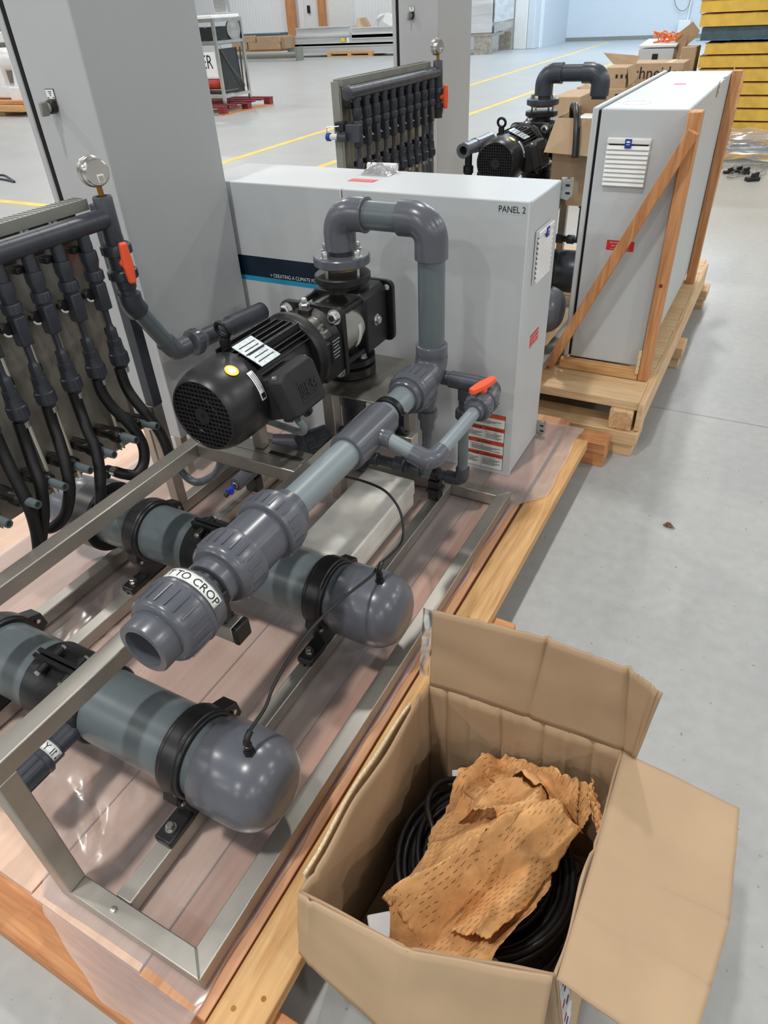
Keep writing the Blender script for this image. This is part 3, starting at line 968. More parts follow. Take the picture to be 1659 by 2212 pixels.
# ================================================================= multistage pump with its motor
def make_pump():
    ax_, az_ = -1.042, 0.762
    t = thing('pump', 'black horizontal multistage pump with finned motor on the near skid', 'pump', (ax_, 1.4, 0.59), 'multistage pumps')

    def P(y, dx=0, dz=0):
        return V(ax_ + dx, y, az_ + dz)
    # fan cover: domed shell with a round grille opening
    prof = [(0.0, 0.0845), (0.0, 0.0865), (0.004, 0.0895), (0.018, 0.0960), (0.040, 0.1010), (0.070, 0.1030), (0.130, 0.1035), (0.132, 0.1015), (0.133, 0.094)]
    fc = MB().lathe(P(1.003), yv, prof, 56, False, False).build('fan_cover', 'black_satin', t, smooth=50)
    MB().lathe(P(1.0115), yv, [(0, 0.0), (0, 0.0860), (0.004, 0.088)], 40, False, False).build('grille_back', 'hole', fc)
    g = MB()
    for i in range(-7, 8):
        c_ = i * 0.0112
        h_ = math.sqrt(max(0, 0.0850 ** 2 - c_ ** 2))
        g.obox(P(1.005, 0, c_), (1, 0, 0), (0, 1, 0), (0, 0, 1), h_, 0.0012, 0.0012)
        g.obox(P(1.0065, c_, 0), (1, 0, 0), (0, 1, 0), (0, 0, 1), 0.0012, 0.0012, h_)
    g.torus(P(1.005), yv, 0.0845, 0.002, 40, 6)
    g.torus(P(1.0055), yv, 0.045, 0.0012, 32, 6)
    g.build('fan_grille', 'black_satin', fc)
    hb = MB().lathe(P(1.0035), yv, [(0, 0.0205), (0.003, 0.0205)], 28)
    hb.obox(P(1.0022), (1, 0, 0.5), (0, 1, 0), (-0.5, 0, 1), 0.0055, 0.0012, 0.0012)
    hb.obox(P(1.0022), (-0.5, 0, 1), (0, 1, 0), (1, 0, 0.5), 0.0055, 0.0012, 0.0012)
    hb.build('grille_hub', 'black_plastic', fc)
    # finned stator housing
    b = MB().cyl(P(1.13), P(1.375), 0.079, n=40)
    for k in range(44):
        a = 2 * PI * k / 44
        if math.cos(a) > 0.80 and abs(math.sin(a)) < 0.6:
            continue
        e_ = V(math.cos(a), 0, math.sin(a))
        b.obox(P(1.245) + e_ * 0.087, (0, 1, 0), V(0, 1, 0).cross(e_), e_, 0.108, 0.0018, 0.0115)
    for k in range(5):
        b.obox(P(1.245, -0.045 + 0.0225 * k, 0.086), (0, 1, 0), (1, 0, 0), (0, 0, 1), 0.108, 0.002, 0.016)
    b.build('motor_body', 'black_cast', t)
    MB().lathe(P(1.352), yv, [(0, 0.075), (0.002, 0.100), (0.006, 0.1035), (0.014, 0.1045), (0.020, 0.1115), (0.034, 0.1115), (0.036, 0.108)], 52).build('motor_flange', 'black_cast', t)
    # terminal box, tipped a little upwards
    o_ = V(ax_ + 0.030, 1.184, az_ - 0.020)
    nrm = V(0.95, 0, 0.31).normalized(); up_ = V(-0.31, 0, 0.95).normalized(); yy = V(0, 1, 0)
    cb = MB()
    for (hu, hv, d0, d1) in ((0.062, 0.052, 0.050, 0.108),):
        cb.obox(o_ + nrm * ((d0 + d1) / 2), yy, up_, nrm, hu, hv, (d1 - d0) / 2)
    tb = cb.build('terminal_box', 'black_matt', t, bevel=0.004)
    lid = MB()
    out_ = [(-0.073, -0.054), (-0.060, -0.062), (0.066, -0.062), (0.075, -0.050), (0.075, 0.046), (0.062, 0.060), (-0.052, 0.060), (-0.073, 0.044)]
    inn = [(a * 0.90, b2 * 0.88) for a, b2 in out_]
    o0 = o_ + nrm * 0.104; o1 = o_ + nrm * 0.119; o2 = o_ + nrm * 0.141
    vs = [o0 + yy * a + up_ * b2 for a, b2 in out_] + [o1 + yy * a + up_ * b2 for a, b2 in out_] + [o2 + yy * a + up_ * b2 for a, b2 in inn]
    fs = [tuple(range(7, -1, -1)), tuple(range(16, 24))]
    for q in (0, 8):
        fs += [(q + i, q + (i + 1) % 8, q + 8 + (i + 1) % 8, q + 8 + i) for i in range(8)]
    lid.add(vs, fs)
    ld = lid.build('box_lid', 'black_matt', tb, bevel=0.004)
    for (a, b2) in ((-0.062, 0.050), (0.060, 0.052), (0.064, -0.050), (-0.058, -0.054)):
        MB().cyl(o1 + yy * a + up_ * b2 - nrm * 0.002, o1 + yy * a + up_ * b2 + nrm * 0.007, 0.0058, n=14).build('lid_screw', 'zinc', tb)
    # raised maker's mark on the lid: three linked letters under a bar
    lg = MB()
    L0 = o2 + nrm * 0.0008 + yy * 0.012 - up_ * 0.006

    def bar(a0, b0, a1, b1, w=0.0022):
        p0 = L0 + yy * a0 + up_ * b0; p1 = L0 + yy * a1 + up_ * b1
        d_ = (p1 - p0).normalized()
        lg.obox((p0 + p1) / 2, d_, nrm.cross(d_), nrm, (p1 - p0).length / 2 + w, w, 0.0012)
    bar(-0.032, 0.022, 0.034, 0.022)
    bar(-0.030, 0.012, -0.030, -0.014); bar(-0.030, -0.014, -0.014, -0.014); bar(-0.022, 0.012, -0.022, -0.014); bar(-0.014, 0.012, -0.014, -0.014)
    bar(-0.006, 0.010, 0.009, 0.010); bar(-0.006, 0.010, -0.006, -0.014); bar(-0.006, -0.014, 0.009, -0.014); bar(-0.006, -0.002, 0.009, -0.002); bar(0.009, 0.010, 0.009, -0.002)
    bar(0.017, 0.010, 0.032, 0.010); bar(0.017, 0.010, 0.017, -0.004); bar(0.017, -0.004, 0.032, -0.004); bar(0.032, 0.010, 0.032, -0.016); bar(0.020, -0.016, 0.032, -0.016)
    bar(-0.032, -0.024, 0.034, -0.024)
    lg.build('raised_logo', 'black_matt', tb, smooth=0)
    gl_ = MB()
    gl_.cyl(o_ + nrm * 0.095 - up_ * 0.060 + yy * 0.02, o_ + nrm * 0.095 - up_ * 0.078 + yy * 0.03, 0.014, n=16)
    gl_.build('cable_gland', 'black_plastic', tb)
    # data plate and stickers
    pl_ = MB().obox(P(1.172, 0.048, 0.0990), (0, 1, 0), (1, 0, -0.42), (0.42, 0, 1), 0.037, 0.044, 0.001).build('data_plate', 'sticker_grey', t)
    for k in range(5):
        MB().obox(P(1.172, 0.0487, 0.1003) + V(1, 0, -0.42) * (-0.026 + 0.013 * k), (0, 1, 0), (1, 0, -0.42), (0.42, 0, 1), 0.030 - 0.004 * (k % 2), 0.0012, 0.0003).build('plate_print', 'ink', pl_, smooth=0)
    ys = MB()
    a = math.radians(62)
    e_ = V(math.cos(a), 0, math.sin(a))
    ys.lathe(P(1.075) + e_ * 0.1028, e_, [(0, 0.0165), (0.0012, 0.0165)], 28)
    y_ = ys.build('round_sticker', 'yellow_label', fc)
    MB().lathe(P(1.075) + e_ * 0.1040, e_, [(0, 0.0105), (0.0005, 0.0105)], 24).build('sticker_disc', 'sticker_white', y_)
    st = MB().grid(lambda u, v: P(1.098 + 0.019 * v, 0.1045 * math.cos(math.radians(48 - 40 * u)), 0.1045 * math.sin(math.radians(48 - 40 * u))), 12, 1)
    st.build('serial_sticker', 'sticker_white', fc, smooth=60, solid=0.0006)
    for k in range(3):
        MB().grid(lambda u, v: P(1.102 + 0.005 * k + 0.0015 * v, 0.1051 * math.cos(math.radians(44 - 22 * u)), 0.1051 * math.sin(math.radians(44 - 22 * u))), 10, 1).build('sticker_print', 'ink', fc, smooth=60)
    MB().grid(lambda u, v: P(1.1005 + 0.014 * v, 0.1051 * math.cos(math.radians(17 - 7 * u)), 0.1051 * math.sin(math.radians(17 - 7 * u))), 6, 1).build('sticker_print', 'ink', fc, smooth=60)
    # lifting eye
    eb = MB().cyl(P(1.162, -0.035, 0.085), P(1.162, -0.035, 0.122), 0.0135, n=20)
    eb.torus(P(1.162, -0.035, 0.143), (0, 1, 0.25), 0.0185, 0.0058, 30, 10)
    eb.build('lifting_eye', 'black_cast', t)
    # lantern between motor and pump, with window cut-outs suggested by ribs round a bright sleeve
    MB().lathe(P(1.388), yv, [(0, 0.080), (0.085, 0.080), (0.086, 0.087), (0.25, 0.087)], 48).build('pump_sleeve', 'bright_steel', t)
    ln_ = MB()
    for s in (-1, 1):
        ln_.obox(P(1.432, s * 0.080, -0.022), (0, 1, 0), (1, 0, 0), (0, 0, 1), 0.050, 0.016, 0.052)
        ln_.obox(P(1.432, s * 0.050, -0.080), (0, 1, 0), (1, 0, s * 0.5), (-s * 0.5, 0, 1), 0.050, 0.032, 0.010)
    ln_.obox(P(1.432, 0, -0.088), (0, 1, 0), (1, 0, 0), (0, 0, 1), 0.050, 0.05, 0.010)
    ln_.lathe(P(1.456), yv, [(0, 0.0800), (0.006, 0.086), (0.014, 0.092), (0.021, 0.097), (0.021, 0.06)], 44, False, False)
    ln_.obox(P(1.462, -0.004, 0.086), (0, 1, 0), (1, 0, 0), (0, 0, 1), 0.016, 0.018, 0.010)
    ln_.build('lantern', 'black_cast', t, bevel=0.003)
    # square flange with rounded corners and four stay-bolt nuts
    sq = []
    for q in range(4):
        for i in range(5):
            a = q * PI / 2 + i / 4 * PI / 2
            cx = (0.076 if q in (0, 3) else -0.076); cz = (0.076 if q in (0, 1) else -0.076)
            sq.append(P(1.476, cx + 0.026 * math.cos(a), cz + 0.026 * math.sin(a)))
    MB().prism(sq, (0, 0.018, 0)).build('stay_flange', 'black_cast', t, bevel=0.002)
    for sx in (-1, 1):
        for sz in (-1, 1):
            p_ = P(1.476, sx * 0.077, sz * 0.077)
            nt_ = MB().hexbolt(p_, (0, -1, 0), 0.0155, 0.016).build('stay_nut', 'zinc', t)
            MB().cyl(p_, p_ - V(0, 0.019, 0), 0.0078, n=16).build('stay_bolt', 'black_cast', nt_)
            MB().cyl(P(1.49, sx * 0.075, sz * 0.075), P(1.625, sx * 0.075, sz * 0.075), 0.0085, n=14).build('stay_rod', 'black_cast', t)
    vt_ = MB().hexbolt(P(1.458, -0.004, 0.094), (0, 0, 1), 0.0150, 0.018, False)
    vt_.hexbolt(P(1.458, -0.004, 0.109), (0, 0, 1), 0.0082, 0.016, False)
    vt_.build('vent_screw', 'zinc', t)
    pt = MB().obox(P(1.44, 0.0965, 0.004), (0, 1, 0), (0, 0, 1), (1, 0, 0), 0.024, 0.036, 0.0012).build('pump_plate_label', 'ink', t)
    for k in range(6):
        MB().obox(P(1.44, 0.0979, 0.030 - 0.0095 * k), (0, 1, 0), (0, 0, 1), (1, 0, 0), 0.018 - 0.003 * (k % 3), 0.0014, 0.0003).build('plate_print', 'sticker_grey', pt, smooth=0)
    sl = MB().grid(lambda u, v: P(1.580 + 0.020 * v, 0.0876 * math.cos(math.radians(12 - 48 * u)), 0.0876 * math.sin(math.radians(12 - 48 * u))), 10, 1)
    sl.build('sleeve_label', 'sticker_white', t, smooth=60, solid=0.0006)
    # discharge/suction head casting
    hd_ = MB()
    hd_.prism([P(1.618, -0.092, -0.085), P(1.618, 0.092, -0.085), P(1.618, 0.092, 0.075), P(1.618, 0.074, 0.092), P(1.618, -0.074, 0.092), P(1.618, -0.092, 0.075)], (0, 0.127, 0))
    hd_.obox(P(1.66, 0, -0.075), (1, 0, 0), (0, 1, 0), (0, 0, 1), 0.062, 0.055, 0.02)
    hd_.build('pump_head', 'black_cast', t, bevel=0.006)
    for sx in (-1, 1):
        MB().hexbolt(P(1.675, sx * 0.092, 0.0), (sx, 0, 0), 0.0125, 0.012).build('drain_plug', 'zinc', t)
    MB().lathe(P(1.655, 0, 0.07), (0, 0, 1), [(0, 0.052), (0.012, 0.046), (0.036, 0.046), (0.040, 0.076), (0.044, 0.0805), (0.060, 0.0805), (0.063, 0.077)], 44).build('head_flange', 'black_cast', t)
    MB().lathe(P(1.655, 0, -0.08), (0, 0, -1), [(0, 0.060), (0.015, 0.050), (0.028, 0.050), (0.030, 0.076), (0.033, 0.0805), (0.050, 0.0805), (0.053, 0.06), (0.058, 0.06), (0.060, 0.0805), (0.085, 0.0805), (0.088, 0.077)], 44).build('head_flange', 'black_plastic', t)
    for k in range(4):
        a = PI / 4 + k * PI / 2 + math.radians(30)
        MB().hexbolt(P(1.655 + 0.061 * math.sin(a), 0.061 * math.cos(a), -0.110), (0, 0, 1), 0.010, 0.014).build('flange_bolt', 'zinc', t)
    bp2 = []
    for q in range(4):
        for i in range(4):
            a = q * PI / 2 + i / 3 * PI / 2
            cx = (0.092 if q in (0, 3) else -0.092); cz = (0.072 if q in (0, 1) else -0.072)
            bp2.append(P(1.745, cx + 0.020 * math.cos(a), cz + 0.020 * math.sin(a)))
    pb = MB().prism(bp2, (0, 0.016, 0)).build('base_plate', 'black_cast', t, bevel=0.003)
    for sx in (-1, 1):
        for sz in (-1, 1):
            MB().cyl(P(1.7445, sx * 0.093, sz * 0.073), P(1.7455, sx * 0.093, sz * 0.073), 0.0085, n=16).build('bolt_hole', 'white_plastic' if sz > 0 else 'hole', pb)
    return t


PUMP = make_pump()
# suction stub below the plate and the flexible conduit from the terminal box
sp_ = MB()
sp_.lathe((LX, RY, 0.585), (0, 0, -1), [(0, 0.050), (0.03, 0.050), (0.03, 0.045), (0.10, 0.045), (0.10, 0.040), (0.20, 0.040), (0.34, 0.038)], 32)
tag(sp_.build('suction_pipe', 'pvc_dark', None, org=(LX, RY, 0.25)), 'dark suction pipe dropping from the near pump through the steel plate', 'pipe')
cpth = [(-0.930, 1.21, 0.670), (-0.925, 1.225, 0.640), (-0.95, 1.24, 0.615), (-1.02, 1.26, 0.605), (-1.10, 1.27, 0.602), (-1.18, 1.28, 0.56)]
tag(MB().tube(spline(cpth), 0.0095, 14).build('conduit', 'pvc_pipe', None, org=(-1.0, 1.24, 0.6)), 'grey flexible conduit looping below the near motor terminal box', 'conduit')


# ================================================================= dosing manifold with ten branches
def make_manifold():
    MX, HZ = -1.45, 1.110
    t = thing('dosing_manifold', 'dark grey ten-branch manifold on steel slats beside the near tall cabinet', 'manifold', (-1.5, 0.8, 0.19), 'dosing manifolds')
    zv = (0, 0, 1)
    ys = [1.150 - 0.0805 * k for k in range(10)]
    h = MB().cyl((MX, 0.372, HZ), (MX, 1.225, HZ), 0.0236, n=32)
    for y in [yy + 0.04 for yy in ys] + [0.40]:
        h.ring((MX, y - 0.0006, HZ), (MX, y + 0.0006, HZ), 0.0240, 0.018, 32, 0.0002)
    hp = h.build('header_pipe', 'pvc_dark', t)
    MB().lathe((MX, 0.352, HZ), (0, 1, 0), [(0, 0.019), (0.004, 0.0255), (0.03, 0.0255), (0.031, 0.0236)], 32).build('header_cap', 'pvc_dark', hp)
    te = MB().lathe((MX, 1.238, 1.062), zv, [(0, 0.0236), (0.094, 0.0236), (0.097, 0.0215), (0.097, 0.013), (0.088, 0.012)], 32)
    te.build('header_tee', 'pvc_dark', t)
    MB().cyl((MX, 1.238, 1.148), (MX, 1.238, 1.156), 0.012, n=6).build('bush', 'black_plastic', t)
    # isolating valve under the tee
    v = MB()
    v.lathe((MX, 1.238, 1.066), (0, 0, -1), [(0, 0.0245), (0.018, 0.0245), (0.018, 0.034), (0.022, 0.0370), (0.042, 0.0370), (0.045, 0.029), (0.078, 0.0285), (0.080, 0.034), (0.084, 0.0370), (0.104, 0.0360), (0.108, 0.027), (0.130, 0.0255), (0.132, 0.0225), (0.150, 0.0225)], 32)
    nutribs(v, (MX, 1.238, 1.066), (0, 0, -1), 0.023, 0.041, 0.0365, 20, 0.002, 0.002)
    nutribs(v, (MX, 1.238, 1.066), (0, 0, -1), 0.085, 0.103, 0.0362, 20, 0.002, 0.002)
    vb_ = v.build('ball_valve', 'pvc_dark', t)
    nx = V(0.93, -0.37, 0).normalized(); sdv = V(0.37, 0.93, 0).normalized()
    hc_ = V(MX, 1.238, 1.006)
    hm = MB().prism(handle_pts(hc_ + nx * 0.046 + V(0, 0, 0.004), V(0, 0, 1), sdv, nx, 0.050, 0.0130, 0.0085, 0.016), nx * 0.016)
    hm.cyl(hc_ + nx * 0.024, hc_ + nx * 0.050, 0.0125, n=18)
    hm.build('valve_handle', 'orange', vb_, bevel=0.004)
    # line below the valve: 45 degree elbow, sloping pipe, elbow, union, run along the skid
    A = V(MX, 1.240, 0.893); B = V(MX, 1.345, 0.715); C_ = V(MX + 0.012, 1.76, 0.692)
    MB().elbow(A, (0, 0, 1), (B - A), 0.055, 0.0300, 0.012, 0.016, 24).build('elbow', 'pvc_dark', t, smooth=55)
    MB().cyl(A + (B - A).normalized() * 0.03, B, 0.0235, n=24).build('sloping_pipe', 'pvc_vessel', t)
    MB().elbow(B, (A - B), (C_ - B), 0.040, 0.0290, 0.022, 0.030, 24).build('elbow', 'pvc_fit', t, smooth=55)
    dd = (C_ - B).normalized()
    u = MB().lathe(B + dd * 0.072, dd, [(0, 0.0285), (0.0, 0.036), (0.004, 0.0385), (0.026, 0.0385), (0.032, 0.033), (0.04, 0.0295), (0.05, 0.0285)], 28)
    nutribs(u, B + dd * 0.072, dd, 0.005, 0.026, 0.0380, 18, 0.002, 0.002)
    u.build('union_nut', 'pvc_fit', t)
    MB().cyl(B + dd * 0.10, C_ - dd * 0.17, 0.0270, n=24).build('pipe_run', 'pvc_dark', t)
    MB().cyl(C_ - dd * 0.17, C_, 0.0305, n=24, ch=0.003).build('pipe_run', 'pvc_dark', t)
    # branches
    b0 = None
    for k, y in enumerate(ys):
        if b0 is None:
            b0 = MB().lathe((MX, y, 1.095), (0, 0, -1), [(0, 0.0148), (0.042, 0.0148), (0.042, 0.0195), (0.047, 0.0208), (0.066, 0.0208), (0.080, 0.0165), (0.090, 0.0160), (0.092, 0.0130), (0.120, 0.0130)], 22).build('branch_pipe', 'pvc_dark', t)
            n_ = MB().lathe((MX, y, 1.007), (0, 0, -1), [(0, 0.0160), (0, 0.0205), (0.003, 0.0220), (0.022, 0.0220), (0.026, 0.0175), (0.031, 0.0165)], 22)
            nutribs(n_, (MX, y, 1.007), (0, 0, -1), 0.003, 0.022, 0.0217, 14, 0.0012, 0.0014)
            n_.build('union_nut', 'pvc_dark', b0)
            MB().box(MX - 0.0158, MX + 0.0158, y - 0.0158, y + 0.0158, 0.908, 0.978).build('meter_body', 'pvc_dark', b0, bevel=0.005)
            MB().lathe((MX, y, 0.910), (0, 0, -1), [(0, 0.0085), (0.040, 0.0078), (0.046, 0.0095), (0.05, 0.0115), (0.055, 0.0140), (0.078, 0.0145), (0.082, 0.0185), (0.098, 0.0190)], 8).build('stem', 'pvc_dark', b0)
            n2_ = MB().lathe((MX, y, 0.814), (0, 0, -1), [(0, 0.0185), (0.012, 0.0195), (0.022, 0.0215), (0.024, 0.0240), (0.052, 0.0240), (0.057, 0.019), (0.064, 0.0150)], 20)
            nutribs(n2_, (MX, y, 0.814), (0, 0, -1), 0.026, 0.051, 0.0237, 14, 0.0012, 0.0014)
            n2_.build('hose_union', 'pvc_dark', b0)
            MB().ring((MX, y, 0.749), (MX, y, 0.735), 0.0168, 0.0140, 20, 0.001).build('hose_clip', 'zinc', b0)
            kb = MB().cyl((MX - 0.022, y - 0.025, 0.952), (MX - 0.004, y - 0.025, 0.952), 0.0155, n=18, ch=0.003)
            kb.build('knob', 'black_plastic', b0)
            kr = MB().tube([V(MX - 0.003, y - 0.025 + 0.0140 * math.cos(a), 0.952 + 0.0135 * math.sin(a)) for a in [math.radians(195 + 12 * i) for i in range(8)]], 0.0026, 6)
            kr.build('knob_ring', 'white_plastic', b0)
            MB().box(MX - 0.035, MX - 0.006, y + 0.006, y + 0.026, 1.052, 1.070).build('pipe_clip', 'black_plastic', b0, bevel=0.002)
            MB().box(MX - 0.035, MX - 0.006, y + 0.006, y + 0.024, 0.832, 0.852).build('pipe_clip', 'black_plastic', b0, bevel=0.002)
            MB().box(MX - 0.036, MX - 0.010, y - 0.032, y - 0.004, 1.052, 1.066).build('pipe_clip', 'black_plastic', b0, bevel=0.002)
            # outlet nozzle of the same channel
            nz = MB().lathe((MX - 0.055, y - 0.014, 0.593), (1, 0, 0), [(0, 0.017), (0.03, 0.0175), (0.05, 0.0155), (0.056, 0.0155), (0.058, 0.0195), (0.086, 0.0200), (0.090, 0.0150), (0.096, 0.013)], 22)
            nutribs(nz, (MX - 0.055, y - 0.014, 0.593), (1, 0, 0), 0.060, 0.085, 0.0196, 12, 0.0015, 0.002)
            nz.build('nozzle_valve', 'black_plastic', b0)
            MB().lathe((MX + 0.035, y - 0.014, 0.593), (1, 0, 0), [(0, 0.0125), (0.010, 0.0118), (0.055, 0.0102), (0.055, 0.0066), (0.04, 0.0066)], 20).build('nozzle', 'pvc_vessel', b0)
            sl = MB()
            sl.box(-1.512, -1.509, y - 0.026, y + 0.026, 0.50, 1.128)
            sl.box(-1.5085, -1.497, y - 0.026, y - 0.0235, 0.50, 1.128)
            sl.box(-1.5085, -1.497, y + 0.0235, y + 0.026, 0.50, 1.128)
            s0 = MB()
            s0.prism([(-1.512, y - 0.036, 0.50), (-1.498, y - 0.036, 0.50), (-1.498, y - 0.033, 0.50), (-1.509, y - 0.033, 0.50), (-1.509, y + 0.033, 0.50), (-1.498, y + 0.033, 0.50), (-1.498, y + 0.036, 0.50), (-1.512, y + 0.036, 0.50)], (0, 0, 0.628))
            s0 = s0.build('slat', 'slat_steel', t, smooth=0)
        else:
            dy = y - ys[0]
            c = b0.copy(); COL.objects.link(c); c.location.y += dy
            for ch in [x_ for x_ in bpy.data.objects if x_.parent == b0]:
                g = ch.copy(); COL.objects.link(g); g.parent = c
            c2 = s0.copy(); COL.objects.link(c2); c2.location.y += dy
    # slotted wiring duct along the top
    dk = MB().box(-1.522, -1.478, 0.375, 1.216, 1.131, 1.157).build('wiring_duct', 'duct_grey', t, bevel=0.001)
    st = MB()
    for k in range(64):
        y = 0.385 + k * 0.013
        st.box(-1.519, -1.484, y, y + 0.004, 1.1565, 1.1574)
    st.build('duct_slots', 'ink', dk, smooth=0, kind='stuff')
    for k in range(10):
        MB().box(-1.490, -1.486, ys[k] - 0.040, ys[k] - 0.030, 1.112, 1.131).build('channel_tag', 'white_plastic', dk, smooth=0)
    # supporting frame
    for (y0, y1, nm) in ((1.262, 1.300, 'frame_upright'), (0.325, 0.363, 'frame_upright')):
        MB().box(-1.546, -1.508, y0, y1, 0.1905, 0.56).build(nm, 'steel', t, bevel=0.002)
    MB().box(-1.535, -1.499, 1.262, 1.296, 0.5605, 1.13).build('frame_upright', 'pvc_dark', t, bevel=0.002)  # steel upright; the shade on it is put into the dark colour
    MB().box(-1.546, -1.5125, 0.3635, 1.2615, 0.522, 0.56).build('frame_tube', 'steel', t, bevel=0.002)
    MB().prism([(-1.520, 0.352, 0.56), (-1.492, 0.352, 0.56), (-1.484, 0.352, 1.150), (-1.520, 0.352, 1.150)], (0, 0.006, 0)).build('end_bracket', 'duct_grey', t, smooth=0)
    return t


MAN = make_manifold()


def make_gauge():
    c = V(-1.45, 1.236, 1.213)
    t = thing('pressure_gauge', 'polished steel pressure gauge seen from behind on the near manifold', 'gauge', (-1.45, 1.238, 1.156), 'pressure gauges')
    d = V(0.95, -0.31, -0.02).normalized()
    MB().lathe(c - d * 0.018, d, [(0, 0.0), (0, 0.0335), (0.002, 0.0350), (0.005, 0.0350), (0.006, 0.0325), (0.008, 0.0325), (0.009, 0.0345), (0.013, 0.0345), (0.014, 0.0315), (0.030, 0.0310), (0.033, 0.0300), (0.035, 0.0270), (0.0355, 0.0)], 44, False, False).build('gauge_case', 'bright_steel', t, smooth=30)
    _, u, w = frame(d)
    uz = V(0, 0, 1); ux = uz.cross(d).normalized()
    b_ = MB().obox(c + d * 0.0185 - uz * 0.013 + ux * 0.004, ux, uz, d, 0.0085, 0.0090, 0.0015).build('vent_plug', 'white_plastic', t, bevel=0.002)
    MB().obox(c + d * 0.0202 - uz * 0.013 + ux * 0.004, ux, uz, d, 0.0055, 0.0060, 0.0006).build('vent_cap', 'bright_steel', b_)
    MB().cyl(V(-1.45, 1.238, 1.155), V(-1.45, 1.237, 1.186), 0.0075, n=6).build('brass_stem', 'brass', t)
    MB().cyl(c - d * 0.0195, c - d * 0.0178, 0.032, n=36).build('dial_glass', 'sticker_white', t)
    return t


GAU = make_gauge()

# black hoses dropping from the branches
HS = [
    ('black hose under the manifold branch nearest the orange-handled manifold valve', [(262, 808, -1.447), (272, 835, -1.440), (294, 868, -1.42), (327, 907, -1.39), (351, 945, -1.365), (366, 985, -1.35), (372, 1022, -1.345)], None),
    ('black hose curling up to a small elbow from the second manifold branch', [(212, 824, -1.449), (220, 848, -1.445), (243, 880, -1.43), (272, 908, -1.41), (297, 938, -1.39), (311, 972, -1.375), (309, 1004, -1.37), (293, 1025, -1.375), (268, 1024, -1.39), (247, 1018, -1.41)], None),
    ('black hose from the third manifold branch falling onto the black vessel collar', [(163, 858, -1.449), (172, 885, -1.445), (190, 932, -1.42), (206, 968, -1.40), (215, 1015, -1.385), (217, 1060, -1.38), (216, 1108, -1.385)], None),
    ('black hose from the fourth manifold branch turning back under the rail', [(107, 888, -1.449), (114, 915, -1.446), (128, 955, -1.43), (142, 1005, -1.41), (150, 1050, -1.40), (147, 1090, -1.41), (136, 1120, -1.43), (112, 1140, -1.46), (92, 1136, -1.49), (84, 1118, -1.51)], None),
    ('black hose from the fifth manifold branch running down beside a grey nozzle', [(46, 924, -1.449), (54, 952, -1.446), (70, 1000, -1.43), (88, 1050, -1.41), (94, 1105, -1.41), (90, 1150, -1.42), (84, 1192, -1.43)], None),
    ('leftmost black hose slanting in from the edge of the picture', [(-8, 946, -1.449), (6, 978, -1.44), (32, 1032, -1.42), (62, 1092, -1.40), (78, 1145, -1.41), (84, 1190, -1.42)], None),
]
for lab, pts, last in HS:
    P_ = [at(px, py, 'x', xx) for px, py, xx in pts]
    first = V(P_[0].x, P_[0].y, 0.752)
    P_ = [first] + P_[1:] + ([V(*last)] if last else [])
    t = thing('hose', lab, 'hose', (P_[0].x, P_[0].y, 0.5), 'black hoses of the near manifold')
    MB().tube(spline(P_), 0.0148, 16).build('hose_tube', 'rubber', t)
    if 'second' in lab:
        e0 = P_[-1]
        MB().cyl(e0 + V(0.01, 0, 0), e0 - V(0.006, 0, 0), 0.0132, n=18).build('hose_clip', 'zinc', t)
        MB().elbow(e0 + V(-0.03, 0, 0.004), (1, 0, -0.1), (-0.3, 0, -1), 0.016, 0.0105, 0.006, 0.02, 16).build('hose_elbow', 'pvc_dark', t, smooth=55)

# grey hose looping below the near rail, and the small drain valve with the blue lever
gp = [(-1.46, 1.25, 0.40), (-1.443, 1.25, 0.347), (-1.394, 1.25, 0.325), (-1.321, 1.25, 0.364), (-1.279, 1.25, 0.41), (-1.262, 1.25, 0.46), (-1.25, 1.25, 0.53)]
tag(MB().tube(spline(gp), 0.0125, 16).build('hose', 'pvc_vessel', None, org=(-1.35, 1.25, 0.35)), 'grey hose looping below the motor end of the near rail', 'hose')
dv = thing('drain_valve', 'small grey drain valve with a bright blue lever under the near motor', 'valve', (-1.34, 1.37, 0.19))
MB().lathe((-1.335, 1.36, 0.262), (0, 1, 0), [(0, 0.013), (0, 0.0225), (0.002, 0.0235), (0.10, 0.0235), (0.102, 0.020), (0.20, 0.020)], 26, False, True).build('valve_body', 'pvc_fit', dv)
MB().lathe((-1.335, 1.43, 0.262), (0, 0, 1), [(0, 0.021), (0.04, 0.021), (0.042, 0.026), (0.07, 0.026), (0.075, 0.02), (0.16, 0.02)], 24).build('riser_union', 'pvc_dark', dv)
MB().hexbolt((-1.335, 1.366, 0.262), (0, -1, 0), 0.012, 0.014, False).build('brass_nipple', 'zinc', dv)
lv = MB().obox((-1.333, 1.335, 0.256), (0.3, 0, 1), (0, 1, 0), (1, 0, -0.3), 0.016, 0.007, 0.006)
lv.obox((-1.345, 1.335, 0.252), (1, 0, 0.4), (0, 1, 0), (-0.4, 0, 1), 0.014, 0.006, 0.007)
lv.build('lever', 'bright_blue', dv, bevel=0.003)
MB().cyl((-1.345, 1.345, 0.248), (-1.352, 1.318, 0.238), 0.008, n=14).build('spout', 'black_plastic', dv)
MB().box(-1.36, -1.31, 1.43, 1.465, 0.19, 0.245).build('pipe_clip', 'black_plastic', dv, bevel=0.003)
